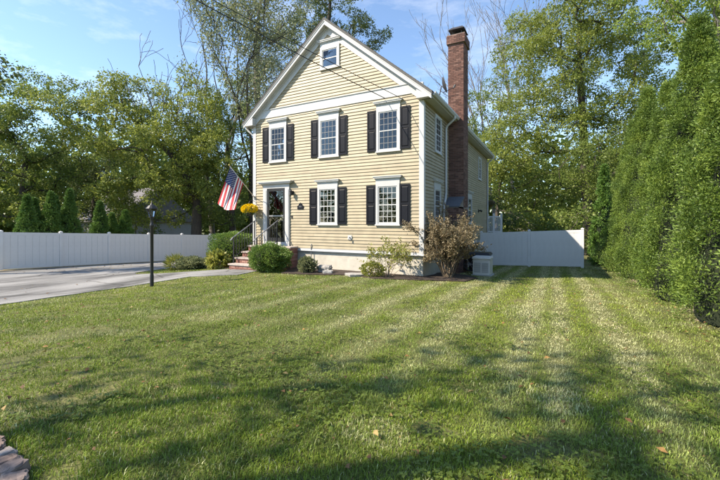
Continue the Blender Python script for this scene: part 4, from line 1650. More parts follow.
# open gabled playhouse frame beyond the side fence
pf = root('playhouse_frame', 'weathered open gable roof frame showing above the side fence', 'play frame', (-2.5, 33.2, -1.2))
for yy in (32.5, 34.0):
    for sg in (-1, 1):
        b = MB()
        x0, x1 = -2.52, -2.52 + sg * 1.08
        b.hexa([(x0, yy, 2.04), (x1, yy, 0.93), (x1, yy + .06, 0.93), (x0, yy + .06, 2.04), (x0, yy, 2.16), (x1, yy, 1.05), (x1, yy + .06, 1.05), (x0, yy + .06, 2.16)])
        part('rafter', b.mesh('rafter', 'wood_grey'), pf)
        b = MB(); xs = -2.52 + sg * 0.86
        b.box(xs - .05, xs + .05, yy + .062, yy + .16, -1.3, 1.16)
        part('post', b.mesh('post', 'wood_grey'), pf)
b = MB(); b.box(-2.56, -2.48, 32.4, 34.2, 2.165, 2.26)
part('ridge_beam', b.mesh('ridge_beam', 'wood_grey'), pf)
b = MB(); b.box(-3.3, -1.74, 32.45, 32.499, 0.55, 1.0)
part('side_board', b.mesh('side_board', 'wood_grey'), pf)

# neighbour's house beyond the fence
nh = root('neighbour_house', 'grey-roofed neighbouring house glimpsed between trees beyond the driveway fence', 'house', (-46, 27, -1.4))
b = MB(); b.box(-50, -41.6, 22.5, 32, -1.8, 1.6)
nw = part('wall', b.mesh('wall', 'neighbour_wall'), nh)
b = MB()
for k in range(26):
    z = -1.4 + k * 0.115
    b.hexa([(-50, 22.46, z), (-41.6, 22.46, z), (-41.6, 22.498, z), (-50, 22.498, z), (-50, 22.485, z + .115), (-41.6, 22.485, z + .115), (-41.6, 22.498, z + .115), (-50, 22.498, z + .115)])
part('clapboards', b.mesh('clapboards', 'neighbour_wall'), nw, kind='stuff')
b = MB()
b.add([(-50.4, 22.0, 1.5), (-41.2, 22.0, 1.5), (-41.2, 32.5, 1.5), (-50.4, 32.5, 1.5), (-50.4, 27.25, 5.6), (-41.2, 27.25, 5.6)], [(0, 1, 5, 4), (1, 2, 5), (2, 3, 4, 5), (3, 0, 4), (0, 3, 2, 1)])
part('roof', b.mesh('roof', 'neighbour_roof'), nh)
b = MB(); b.box(-44.6, -43.6, 22.40, 22.455, -0.3, 1.1)
nwin = part('window', b.mesh('window', 'trim'), nh)
b = MB(); b.box(-44.52, -43.68, 22.388, 22.398, -0.22, 1.02)
part('pane', b.mesh('pane', 'dark_room'), nwin)
b = MB(); b.box(-41.75, -41.5, 22.40, 22.455, -1.8, 1.5)
part('corner_board', b.mesh('corner_board', 'trim'), nh)

# ------------------------------------------------------------------ overhead wires
def wire(label, p, q, sag, r=0.013):
    p, q = Vector(p), Vector(q)
    pts = []
    for k in range(25):
        t = k / 24
        v = p.lerp(q, t)
        v.z -= sag * 4 * t * (1 - t)
        pts.append(v)
    b = MB(); b.tube(pts, r, 6)
    thing('overhead_wire', b.mesh('overhead_wire', 'wire', True), label, 'wire', 'service wires to the house')


wire('upper overhead service wire crossing the gable to the house corner', (-4.51, 11.53, 5.62), (-10.25, 0.9, 8.33), 0.06, 0.010)
wire('lower, thicker overhead service wire crossing the gable just below the other', (-5.13, 11.53, 5.73), (-10.0, 0.9, 8.10), 0.10, 0.013)

# ------------------------------------------------------------------ stones
def rock_mesh(sx, sy, sz, seed, mat):
    rd = random.Random(seed)
    bm = bmesh.new()
    bmesh.ops.create_cube(bm, size=1.0)
    for v in bm.verts: v.co = Vector((v.co.x * sx * rd.uniform(.85, 1.1), v.co.y * sy * rd.uniform(.85, 1.1), v.co.z * sz * rd.uniform(.9, 1.1)))
    bmesh.ops.bevel(bm, geom=bm.edges[:], offset=min(sx, sy, sz) * 0.28, segments=3, affect='EDGES', profile=0.6)
    bmesh.ops.subdivide_edges(bm, edges=[e for e in bm.edges if e.calc_length() > 0.05], cuts=2, use_grid_fill=True)
    for v in bm.verts: v.co += Vector((rd.gauss(0, 1), rd.gauss(0, 1), rd.gauss(0, 1))) * 0.05 * min(sx, sy, sz)
    me = bpy.data.meshes.new('stone'); bm.to_mesh(me); bm.free()
    me.materials.append(MATS[mat])
    return me


eg = root('stone_edging', 'curved edging of rough brown stones at the corner of the lawn', 'edging', (-3.0, 1.0, 0))
meshes = [rock_mesh(0.12, 0.125, 0.075, 40 + k, 'edging_stone') for k in range(4)]
for k in range(10):
    x = -3.80 + 0.12 * k
    y = 1.02 - 0.10 * (k / 10) ** 2 + 0.012 * (-1) ** k
    o = part('stone', meshes[k % 4], eg, loc=(x, y, gz(x, y) + 0.018 + 0.01 * (k % 3)))
    o.rotation_euler = (0.07 * (-1) ** k, 0.05 * (-1) ** (k // 2), -0.12 + 0.16 * (-1) ** k)
    if k < 8:
        o = part('stone', meshes[(k + 2) % 4], eg, loc=(x + 0.06, y - 0.135, gz(x, y) - 0.015))
        o.rotation_euler = (0.1, 0.05, 0.2 * (-1) ** k)
for k, (x, y, sx, sz, lb) in enumerate([(-7.05, 10.75, 0.5, 0.3, 'grey boulder behind the small round plant in the front bed'),
                                       (-6.75, 10.45, 0.34, 0.14, 'low pale stone beside the grey boulder in the front bed'),
                                       (-5.65, 10.55, 0.75, 0.10, 'flat pale stone on the mulch beside the leggy shrub')]):
    o = thing('garden_stone', rock_mesh(sx, sx * .6, sz, 70 + k, 'rock'), lb, 'stone', 'stones in the front bed', (x, y, gz(x, y) + sz * 0.4))
    o.rotation_euler = (0, 0, 0.4 * k)


# ------------------------------------------------------------------ shrubs
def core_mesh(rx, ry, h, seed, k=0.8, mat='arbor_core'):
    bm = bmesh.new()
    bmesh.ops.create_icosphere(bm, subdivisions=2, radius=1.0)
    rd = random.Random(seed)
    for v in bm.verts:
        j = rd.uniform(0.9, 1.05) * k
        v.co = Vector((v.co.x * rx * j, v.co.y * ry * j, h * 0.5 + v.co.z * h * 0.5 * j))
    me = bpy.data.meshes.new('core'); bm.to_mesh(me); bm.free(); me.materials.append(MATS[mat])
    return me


def bush(name, label, cat, x, y, rx, ry, h, n, leaf, mat, seed, lumps=0.10, sq=0.0, core=True, group=None, wid=0.55):
    z = gz(x, y)
    t = root(name, label, cat, (x, y, z), group)
    u = rand_unit(n)
    if sq:
        m = np.abs(u).max(1, keepdims=True)
        u = u * (1 - sq) + (u / m) * 0.82 * sq
    lump = 1 + lumps * (np.sin(u[:, 0] * 6 + seed) * np.sin(u[:, 1] * 5.3 + seed * 2) + 0.7 * np.sin(u[:, 2] * 9 + u[:, 0] * 7))
    r = RNG.uniform(0.80, 1.03, n) * lump
    P = np.stack([u[:, 0] * rx * r, u[:, 1] * ry * r, h * 0.5 + u[:, 2] * h * 0.5 * r], 1)
    keep = P[:, 2] > 0.01
    P, u = P[keep], u[keep]
    D = u + rand_unit(len(u)) * 0.8
    D[:, 2] += 0.35
    L = leaf * RNG.uniform(0.7, 1.3, len(P))
    o = part('foliage', leaf_mesh('foliage', P, D, L, L * wid, mat), t); o.matrix_parent_inverse = Matrix.Identity(4)
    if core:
        o = part('shade_core', core_mesh(rx, ry, h, seed), t); o.matrix_parent_inverse = Matrix.Identity(4)  # solid dark filler: blocks light and paints the bush's inner shade
    b = MB()
    for k in range(5):
        a = 1.26 * k + seed
        b.tube([(0.05 * math.cos(a), 0.05 * math.sin(a), -0.1), (0.3 * rx * math.cos(a), 0.3 * ry * math.sin(a), h * 0.5)], [0.02, 0.01], 5)
    o = part('stems', b.mesh('stems', 'bark'), t); o.matrix_parent_inverse = Matrix.Identity(4)
    return t


def twiggy(name, label, x, y, rx, ry, h, stems, nl, leaf, lmat, seed, tmat='twig', low=0.15, r0=0.016):
    """many upright forked stems with leaves scattered on the twigs"""
    rd = random.Random(seed)
    t = root(name, label, 'shrub', (x, y, gz(x, y)))
    b = MB()
    pts = []

    def grow(p, d, L, r, lev):
        q = Vector(p); dd = Vector(d)
        path = [Vector(q)]
        m = 4
        for s in range(m):
            dd = (dd + Vector((rd.gauss(0, 1), rd.gauss(0, 1), rd.gauss(0, .5))) * 0.12).normalized()
            q = q + dd * (L / m)
            path.append(Vector(q))
            if q.z > h * low: pts.append((Vector(q), Vector(dd)))
        b.tube(path, [r * (1 - 0.14 * k) for k in range(m + 1)], 4 if lev < 2 else 3, cap=False)
        if lev < 3:
            for j in range(rd.choice((2, 3, 3)) if lev < 2 else 2):
                ax = dd.orthogonal().normalized(); ax.rotate(Matrix.Rotation(rd.uniform(0, 6.28), 3, dd))
                i = rd.choice((2, 3, 4))
                grow(path[i], (dd + ax * rd.uniform(.25, .7) + Vector((0, 0, .1))).normalized(), L * rd.uniform(.5, .75), r * .6, lev + 1)
    for k in range(stems):
        a = 6.283 * k / stems + rd.uniform(-.3, .3)
        s = rd.uniform(0.15, 1.0) ** 0.6
        tx, ty = rx * 0.72 * s * math.cos(a), ry * 0.72 * s * math.sin(a)
        L = h * rd.uniform(.45, .56)
        grow(Vector((tx * .22, ty * .22, -0.05)), Vector((tx * .8, ty * .8, h * .62)).normalized(), L, r0, 0)
    o = part('stems', b.mesh('stems', tmat), t); o.matrix_parent_inverse = Matrix.Identity(4)
    ids = RNG.integers(0, len(pts), nl)
    P = np.array([tuple(pts[i][0]) for i in ids]) + RNG.normal(size=(nl, 3)) * 0.035
    D = np.array([tuple(pts[i][1]) for i in ids]) + rand_unit(nl) * 1.1
    L = leaf * RNG.uniform(.6, 1.3, nl)
    o = part('foliage', leaf_mesh('foliage', P, D, L, L * .55, lmat), t); o.matrix_parent_inverse = Matrix.Identity(4)
    return t


bush('boxwood', 'round green boxwood bush in front of the landing, beside the front steps', 'bush', -9.05, 10.15, 0.70, 0.66, 0.98, 12000, 0.055, 'box_leaf', 3, lumps=0.15)
bush('clipped_hedge', 'tall clipped green hedge behind the railing, against the house corner', 'hedge', -12.35, 11.55, 0.98, 0.95, 1.52, 13000, 0.065, 'box_leaf', 5, lumps=0.05, sq=0.55)
bush('leafy_perennial', 'lime green broad-leaved plant at the foot of the brick steps', 'plant', -12.05, 10.45, 0.40, 0.36, 0.62, 420, 0.19, 'leaf_lime', 7, core=False)
bush('catmint', 'low grey-green mounded plant on the grass island', 'plant', -13.35, 10.25, 0.68, 0.5, 0.48, 3200, 0.08, 'leaf_grey', 9, lumps=0.16)
bush('catmint', 'dusty mounded plant joining the left end of the grey-green mound', 'plant', -12.75, 10.65, 0.40, 0.4, 0.40, 1800, 0.08, 'leaf_grey', 10, lumps=0.16)
bush('ornamental_grass', 'yellow-green grassy tuft at the driveway end of the grass island', 'plant', -14.05, 10.05, 0.34, 0.3, 0.48, 700, 0.26, 'leaf_lime', 11, core=False, wid=0.10)
bush('small_plant', 'small pale green plant in the front bed below the left lower window', 'plant', -7.55, 10.35, 0.30, 0.28, 0.52, 1500, 0.075, 'leaf_grey', 13, lumps=0.2)
twiggy('leggy_shrub', 'leggy shrub with sparse green leaves in front of the right lower window', -4.72, 10.75, 0.85, 0.6, 1.28, 13, 1500, 0.075, 'leaf_lime', 15, r0=0.011)
bush('leggy_undergrowth', 'low green clump at the foot of the leggy shrub', 'plant', -5.15, 10.6, 0.36, 0.3, 0.45, 900, 0.08, 'leaf_lime', 16, core=False)
twiggy('dry_bush', 'big brown half-dry bush with many bare stems at the house corner', -3.12, 12.05, 0.84, 0.8, 1.98, 30, 19000, 0.066, 'leaf_brown', 19, low=0.30, r0=0.019)


# ------------------------------------------------------------------ evergreen columns
def arbor_meshes(H, Rm, clumps, per, spray, seed, point=1.5, lmat='arbor'):
    rg = np.random.default_rng(seed)
    hh = rg.random(clumps) ** 0.85
    hh = np.sort(hh)
    ang = rg.random(clumps) * 2 * np.pi

    def prof(h):
        return np.minimum(1.0, 0.90 + h * 1.4) * np.clip(1 - h ** point, 0.0, 1) ** 0.9
    rc = Rm * prof(hh) * (1 + 0.10 * np.sin(3 * ang + seed + hh * 3) + 0.05 * np.sin(7 * ang + hh * 9)) * rg.uniform(0.80, 1.10, clumps)
    cr = (0.15 + 0.18 * rg.random(clumps)) * (1.0 if Rm > 1 else 0.85) * (Rm / 1.15) * np.clip(1.25 - hh * .6, .5, 1.2)
    C_ = np.stack([rc * np.cos(ang), rc * np.sin(ang), 0.05 + hh * (H - 0.12)], 1)
    out = np.stack([np.cos(ang), np.sin(ang), np.full(clumps, 0.0)], 1)
    Ps, Ds = [], []
    for k in range(clumps):
        u = rand_unit(per)
        u = u + out[k] * 0.55 + np.array([0, 0, 0.35])
        u /= np.linalg.norm(u, axis=1, keepdims=True)
        p = C_[k] + u * (cr[k] * RNG.uniform(0.45, 1.05, per))[:, None] * np.array([1, 1, 1.2])
        Ps.append(p)
        Ds.append(u * 0.8 + rand_unit(per) * 0.75 + np.array([0, 0, 0.22]))
    P, D = np.concatenate(Ps), np.concatenate(Ds)
    P[:, 2] = np.maximum(P[:, 2], 0.04)
    L = spray * RNG.uniform(0.6, 1.35, len(P))
    fol = leaf_mesh('foliage', P, D, L, L * 0.33, lmat, up=0.0)
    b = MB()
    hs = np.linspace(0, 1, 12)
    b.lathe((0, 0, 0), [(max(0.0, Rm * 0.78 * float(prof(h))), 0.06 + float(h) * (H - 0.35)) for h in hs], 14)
    return fol, b.mesh('shade_core', 'arbor_core', True)  # closed dark core added to block light and darken gaps between clumps


def arbor(label, x, y, ms, rz, sc, group, name='arborvitae'):
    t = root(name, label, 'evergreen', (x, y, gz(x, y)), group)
    for nm, me in zip(('foliage', 'shade_core'), ms):
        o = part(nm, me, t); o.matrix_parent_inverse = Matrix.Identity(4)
    b = None
    t.rotation_euler = (0, 0, rz)
    t.scale = sc
    return t


BIG = [arbor_meshes(6.2, 1.12, 430, 240, 0.054, 51 + k, point=1.08) for k in range(2)]
row = [(2.92, 5.6, 0.95), (2.95, 8.3, 0.97), (2.92, 11.1, 1.05), (3.0, 14.0, 0.98), (3.0, 16.9, 1.12), (3.05, 20.0, 1.06)]
ordn = ['nearest', 'second nearest', 'third nearest', 'third farthest', 'second farthest', 'farthest']
for k, (x, y, s) in enumerate(row):
    arbor('tall columnar arborvitae, %s of the evergreen hedge row along the lawn' % ordn[k], x, y, BIG[k % 2], 1.9 * k, (1.0 + 0.05 * ((k * 7) % 3 - 1), 1.0 + 0.04 * ((k * 5) % 3 - 1), s), 'columnar evergreens of the hedge row')
THIN = arbor_meshes(5.4, 0.55, 260, 46, 0.15, 61, lmat='arbor_far')
arbor('slim dark evergreen just beyond the far end of the hedge row', 2.35, 23.6, THIN, 0.4, (1, 1, 1), None)
CONE = [arbor_meshes(4.0, 0.78, 300, 60, 0.11, 71 + k, point=1.0, lmat='arbor_far') for k in range(2)]
cones = [(-24.95, 9.05, 0.95, 'leftmost of the cone-shaped evergreens behind the driveway fence'),
         (-25.5, 9.55, 0.93, 'second cone-shaped evergreen from the left behind the driveway fence, half hidden'),
         (-24.95, 10.12, 1.02, 'third cone-shaped evergreen from the left behind the driveway fence'),
         (-25.6, 10.55, 1.0, 'half-hidden cone-shaped evergreen left of the tallest one behind the driveway fence'),
         (-24.95, 11.0, 1.08, 'tallest cone-shaped evergreen behind the driveway fence'),
         (-24.95, 12.6, 0.95, 'cone-shaped evergreen standing alone with gaps both sides behind the driveway fence'),
         (-25.2, 13.45, 0.78, 'shortest cone-shaped evergreen behind the driveway fence'),
         (-24.95, 14.15, 0.84, 'rightmost cone-shaped evergreen behind the driveway fence')]
for k, (x, y, s, lb) in enumerate(cones):
    arbor(lb, x, y, CONE[k % 2], 1.3 * k, (0.92 + .1 * (k % 3) * .5, 0.95, s), 'cone-shaped evergreens behind the fence', 'conical_evergreen')

# ------------------------------------------------------------------ trees
tree('walnut_tree', 'broad yellow-green tree with an arching trunk behind the white driveway fence', 'tree', (-26.7, 20.9, -1.2), [(0.07, 0.04, 4.13), (-0.45, -0.23, 6.07), (-1.04, -1.11, 7.84), (-1.88, -2.12, 9.3), (-3.17, -2.81, 10.12)],
     [(-2.31, -1.22, 8.77, 5.22, 4.86, 3.54), (-5.33, -3.95, 10.61, 4.73, 4.36, 3.1), (0.67, 0.36, 7.5, 3.2, 3.6, 4.21), (-3.43, -1.81, 4.97, 5.05, 4.28, 2.36), (-0.94, 0.64, 12.87, 3.3, 3.4, 2.96), (-4.17, -2.21, 12.98, 3.03, 3.27, 2.19)],
     138, (0.8, 1.45), 399, 0.172, 'leaf_yellow', 'bark_dark', 0.34, 3, droop=0.35)
tree('shade_tree', 'spreading mid-green tree over the near end of the driveway fence', 'tree', (-38.5, 13.5, -1.2), [(0.15, 0.08, 4.09), (0.36, 0.19, 6.94), (0.72, 0.38, 9.38)],
     [(1.44, 0.76, 9.79, 4.24, 4.37, 4.48), (-3.24, -1.72, 8.57, 4.08, 4.29, 5.71), (1.84, 2.11, 13.4, 3.37, 3.18, 2.86), (-1.08, -0.57, 13.05, 2.77, 2.89, 2.77), (-0.0, -0.0, 4.9, 4.08, 3.54, 2.28)],
     120, (0.8, 1.4), 378, 0.172, 'leaf_mid', 'bark_dark', 0.3, 5, droop=0.2)
tree('hemlock_tree', 'dense dark green tree behind the cone-shaped evergreens', 'tree', (-39.8, 19.7, -1.2), [(0.0, -0.0, 4.85), (0.0, -0.0, 7.79), (0.08, 0.05, 9.74)],
     [(0.0, -0.0, 5.34, 3.52, 3.76, 3.72), (-1.73, -0.91, 8.28, 2.54, 2.77, 2.35), (2.16, 1.15, 7.79, 2.15, 2.58, 2.74)],
     60, (0.8, 1.3), 483, 0.145, 'leaf_dark', 'bark_dark', 0.3, 8)
tree('ash_tree', 'tall loose-crowned tree rising behind the left corner of the house', 'tree', (-26.7, 28.8, -1.2), [(0.0, 0.0, 6.0), (-0.19, -0.1, 11.17), (-0.46, -0.24, 16.33), (-0.55, -0.29, 21.49), (0.0, 0.0, 26.66)],
     [(0.0, 0.0, 19.43, 2.48, 2.99, 6.4), (-1.1, -0.58, 24.08, 3.1, 3.55, 3.3), (1.18, 0.63, 14.27, 1.86, 2.43, 4.13), (-2.01, -1.06, 14.27, 1.65, 2.33, 3.72), (0.0, 0.0, 28.72, 3.1, 3.55, 2.68)],
     120, (0.6, 1.15), 262, 0.158, 'leaf_grey', 'bark_grey', 0.34, 13, hollow=0.2)
tree('oak_tree', 'tall dark-green oak crown showing above the gable peak', 'tree', (-23.8, 37.2, -1.2), [(0.0, 0.0, 7.72), (-0.21, -0.11, 16.09), (-0.42, -0.22, 23.27), (0.0, 0.0, 28.05)],
     [(0.0, 0.0, 26.85, 4.3, 4.65, 4.54), (3.38, 1.79, 24.46, 3.11, 3.55, 2.63), (-3.17, -1.68, 25.06, 3.11, 3.55, 4.78), (0.53, 0.28, 32.23, 4.78, 4.89, 2.87)],
     75, (0.9, 1.5), 294, 0.198, 'leaf_dark', 'bark_dark', 0.42, 17)
tree('maple_tree', 'huge leafy maple filling the sky behind the white side fence', 'tree', (2.6, 36.5, -1.0), [(-0.15, -0.08, 3.09), (-0.38, -0.19, 6.88), (-0.53, -0.27, 11.09), (-0.81, -1.55, 14.89), (-0.95, -1.63, 18.15)],
     [(-2.25, -2.32, 15.71, 5.05, 5.03, 5.38), (1.71, -0.22, 13.67, 4.08, 4.54, 5.71), (-3.69, -3.08, 10.82, 3.59, 4.04, 3.75), (-0.87, -2.72, 19.21, 4.89, 4.94, 3.62), (-6.84, -2.48, 8.76, 2.61, 3.3, 3.83), (3.72, 1.98, 8.57, 2.7, 3.35, 4.21)],
     235, (0.8, 1.5), 346, 0.165, 'leaf_yellow', 'bark_dark', 0.36, 21, droop=0.2)
tree('understory_tree', 'paler yellow-green small tree between the chimney and the maple', 'tree', (-5.2, 38.0, -1.0), [(0.18, 0.1, 3.18), (0.44, 0.23, 6.12), (0.87, 0.46, 8.57)],
     [(-0.86, -0.45, 9.54, 2.54, 3.27, 4.7), (1.73, 0.92, 6.12, 3.33, 3.66, 3.91), (-1.65, 0.26, 13.76, 1.81, 2.4, 3.42), (0.3, 1.29, 15.27, 1.81, 2.4, 3.02), (5.61, 1.84, 5.54, 3.23, 3.62, 3.23)],
     105, (0.7, 1.25), 336, 0.158, 'leaf_mid', 'bark', 0.2, 25)
tree('elm_tree', 'mid-green tree with forked dark trunks beyond the end of the side fence', 'tree', (3.6, 31.3, -1.0), [(-0.06, -0.03, 1.93), (-0.19, -0.1, 3.7), (-0.38, -0.2, 5.11)],
     [(0.81, 0.43, 5.11, 2.12, 2.56, 3.11), (-1.37, -0.73, 6.53, 2.12, 2.56, 2.54), (1.54, -0.31, 8.07, 1.77, 2.38, 2.72)],
     75, (0.6, 1.1), 399, 0.132, 'leaf_mid', 'bark_dark', 0.22, 29)
tree('locust_tree', 'bright feathery tree leaning over the evergreen hedge', 'tree', (6.8, 20.6, -1.0), [(-0.1, -0.06, 4.21), (-0.36, -0.19, 7.47), (-0.72, -0.38, 9.92), (-1.08, -0.57, 11.55)],
     [(-1.97, -2.17, 10.26, 1.52, 1.76, 1.6), (-1.33, -2.4, 8.81, 1.25, 1.52, 1.69), (-2.52, -1.33, 10.12, 1.22, 1.41, 1.06), (-3.19, -0.56, 11.72, 1.57, 1.78, 1.04), (-0.18, -0.09, 12.77, 2.85, 2.93, 1.22)],
     70, (0.4, 0.75), 882, 0.112, 'leaf_hang', 'bark_grey', 0.2, 33, droop=0.9, up=0.1)
tree('sassafras_tree', 'yellow-green tree between the driveway fence and the house, behind the flag', 'tree', (-25.6, 23.8, -1.2), [(0.0, -0.0, 4.22), (-0.16, -0.08, 6.47), (-0.32, -0.16, 9.16)],
     [(-0.32, -0.16, 6.02, 2.33, 2.67, 3.95), (0.63, 0.34, 10.05, 1.97, 2.49, 3.41), (-1.35, -0.71, 3.78, 2.69, 2.85, 1.79), (-2.98, -0.44, 11.2, 2.4, 2.7, 3.14), (-1.3, 1.58, 14.3, 1.9, 2.45, 2.85)],
     80, (0.7, 1.15), 378, 0.145, 'leaf_mid', 'bark_dark', 0.2, 37)

bare_tree('dead_tree', 'bare dead tree leaning left above the yellow-green trees', (-29.5, 25.4, -1.2), 23, 0.30, 4, lean=(-0.30, -0.05), bmat='bark_grey', depth=5, spread=0.62, ktop=3)
bare_tree('sparse_tree', 'upright forked tree with thin scattered leaves, right of the leaning dead tree', (-27.6, 26.2, -1.2), 27, 0.32, 12, lean=(-0.10, 0.0), bmat='bark_grey', depth=5, spread=0.5, ktop=3, leaves=(4500, 0.22, 0.4), lmat='leaf_grey')
bare_tree('sparse_tree', 'thin tree with few leaves between the dead trees and the gable', (-25.4, 25.9, -1.2), 23, 0.26, 23, lean=(-0.02, 0.0), bmat='bark_dark', depth=5, spread=0.55, ktop=3, leaves=(9000, 0.22, 0.45), lmat='leaf_grey')
bare_tree('dead_tree', 'tall bare grey tree close behind the chimney', (-8.6, 49.7, -1.2), 30, 0.26, 31, bmat='bark_grey', depth=5, spread=0.34, ktop=3)
bare_tree('dead_tree', 'middle of three bare trees behind the chimney', (-7.0, 52.5, -1.2), 33, 0.28, 37, bmat='bark_grey', depth=5, spread=0.32, ktop=3)
bare_tree('dead_tree', 'rightmost of the bare trees behind the chimney, beside the maple', (-5.4, 53.6, -1.2), 31, 0.26, 41, bmat='bark_grey', depth=5, spread=0.34, ktop=3)
bare_tree('dead_tree', 'faint bare treetop between the roof and the chimney', (-15.2, 51.0, -1.2), 23, 0.22, 45, bmat='bark_grey', depth=5, spread=0.4, ktop=3)

# trees across the street behind the viewer: they shade the near lawn
tree('street_tree', 'broad street tree that shades the near lawn, outside the picture on the left', 'tree', (-8.3, -4.7, 0.1), [(0, 0, 2.5), (0.1, 0.1, 5), (0, 0.1, 7.5), (0, 0, 10)],
     [(0, 0, 8.0, 3.0, 3.0, 3.0), (0.6, -0.6, 11.5, 2.6, 2.6, 2.8), (-0.6, 0.4, 5.4, 2.4, 2.4, 1.8)], 74, (0.6, 1.1), 52, 0.20, 'leaf_mid', 'bark', 0.28, 91)
tree('street_tree', 'second street tree shading the near lawn, outside the picture behind the viewer', 'tree', (-4.7, -8.4, 0.1), [(0, 0, 2.5), (0.1, 0.1, 5), (0, 0.1, 7.5), (0, 0, 10)],
     [(0, 0, 8.5, 3.2, 3.0, 3.2), (-0.6, 0.6, 12.0, 2.6, 2.6, 2.6), (0.8, 0.0, 5.8, 2.4, 2.4, 1.8)], 74, (0.6, 1.1), 52, 0.20, 'leaf_mid', 'bark', 0.28, 93)
tree('overhanging_tree', 'dark leafy tree reaching in at the upper left edge of the picture', 'tree', (-23.6, 4.4, -0.8), [(0, 0, 3), (0.3, 0.2, 6), (0.8, 0.3, 8.5)],
     [(0.6, 0.3, 9.0, 2.5, 2.0, 1.8), (3.3, 1.9, 9.2, 1.5, 1.3, 1.2), (0.2, 0.2, 6.4, 1.6, 1.6, 1.2)], 60, (0.45, 0.8), 260, 0.19, 'leaf_dark', 'bark_dark', 0.22, 95, droop=0.4)

# shrubs and saplings behind the side fence
for k, (x, y, rx, h, mt, lb) in enumerate([(-4.6, 27.6, 2.1, 4.6, 'leaf_dark', 'dark shrub mass behind the rear corner of the house'),
                                           (-1.6, 29.0, 1.9, 3.6, 'leaf_yellow', 'yellow-green shrub behind the middle of the side fence'),
                                           (1.2, 27.2, 1.9, 4.0, 'leaf_mid', 'green shrub behind the right end of the side fence'),
                                           (4.6, 28.5, 2.2, 5.2, 'leaf_mid', 'tall green shrub behind the hedge end'),
                                           (-16.5, 23.5, 1.8, 3.4, 'leaf_dark', 'dark green shrub between the driveway and the house'),
                                           (-19.5, 27.5, 2.2, 4.0, 'leaf_mid', 'green shrub at the far end of the driveway'),
                                           (-33.0, 19.6, 2.3, 5.0, 'leaf_mid', 'green thicket in front of the grey neighbouring house'),
                                           (-33.5, 13.6, 2.4, 4.6, 'leaf_yellow', 'yellow-green thicket behind the cone-shaped evergreens')]):
    cs, rs = crown_centres([(0, 0, h * 0.5, rx, rx, h * 0.46)], 22, 0.5, 0.85, 200 + k, 0.3)
    tree('shrub', lb, 'shrub', (x, y, gz(x, y)), [(0, 0, h * .2), (0, 0, h * .4)], [(0, 0, h * 0.52, rx, rx, h * 0.46)], 30, (0.5, 0.85), 260, 0.17, mt, 'bark', 0.06, 200 + k)

# woods all round, far off
def woods():
    rg = np.random.default_rng(5)
    Ps, Ds, Ls = [], [], []
    for k in range(1800):
        a = rg.uniform(0, 2 * np.pi) if k < 900 else rg.uniform(0.75, 3.3)
        rad = rg.uniform(60, 92) if k < 900 else rg.uniform(56, 74)
        z = rg.uniform(-1, 13) * (0.75 + 0.35 * math.sin(a * 9) * math.sin(a * 4 + 1))
        r = rg.uniform(1.8, 3.4)
        n = 58
        u = rand_unit(n)
        Ps.append(np.array([rad * math.cos(a), rad * math.sin(a), z]) + u * r * rg.uniform(.5, 1.05, n)[:, None] * np.array([1, 1, .8]))
        Ds.append(u + rand_unit(n))
        Ls.append(rg.uniform(.6, 1.3, n))
    P, D, L = np.concatenate(Ps), np.concatenate(Ds), np.concatenate(Ls)
    setting('distant_woods', leaf_mesh('distant_woods', P, D, L, L * .6, 'leaf_mid'), 'stuff', 'green woods far behind the fences')


woods()


# ------------------------------------------------------------------ grass
def vnoise(x, y, sc, seed):
    rg = np.random.default_rng(seed)
    T = rg.random((256, 256))
    x, y = x / sc + 1000, y / sc + 1000
    i, j = np.floor(x).astype(int), np.floor(y).astype(int)
    fx, fy = x - i, y - j
    fx, fy = fx * fx * (3 - 2 * fx), fy * fy * (3 - 2 * fy)
    g = lambda a, b_: T[a % 256, b_ % 256]
    return (g(i, j) * (1 - fx) + g(i + 1, j) * fx) * (1 - fy) + (g(i, j + 1) * (1 - fx) + g(i + 1, j + 1) * fx) * fy


def inside(x, y, poly):
    r = np.zeros(len(x), bool)
    n = len(poly)
    for i in range(n):
        (x0, y0), (x1, y1) = poly[i], poly[(i + 1) % n]
        c = ((y0 > y) != (y1 > y))
        with np.errstate(divide='ignore', invalid='ignore'):
            r ^= c & (x < (x1 - x0) * (y - y0) / (y1 - y0 + 1e-12) + x0)
    return r


def lawn_mask(x, y):
    jx, jy = 0.16 * (vnoise(x, y, 0.22, 51) - 0.5), 0.16 * (vnoise(x, y, 0.22, 52) - 0.5)
    m = ~inside(x + jx, y + jy, DRIVE) & ~inside(x, y, BED) & ~inside(x, y, BED2)
    m &= ~((x > HX0 - .05) & (x < HX1 + .05) & (y > HY0 - .1) & (y < HY1))
    m &= ~((x > -11.1) & (x < -8.8) & (y > 10.0) & (y < 11.7))
    m &= (x > -15.5) & (y < 22.5)
    edge = 2.35 + 0.4 * (vnoise(x, y, 0.5, 3) - 0.5)
    m &= x < edge
    st = (x + 3.0) * 0.82 + (y - 0.95) * 0.56
    m &= ~((x < -2.6) & (x > -4.0) & (y < 0.95))
    return m


STRIPES = [(-3.95, 0.16, 0.45), (-3.0, 0.20, 0.65), (-2.1, 0.20, 0.8), (-1.38, 0.17, 0.75), (-0.38, 0.17, 1.0), (0.06, 0.13, 0.8), (0.78, 0.17, 1.0), (1.35, 0.15, 0.3), (-5.0, 0.2, 0.35), (-6.1, 0.2, 0.3)]


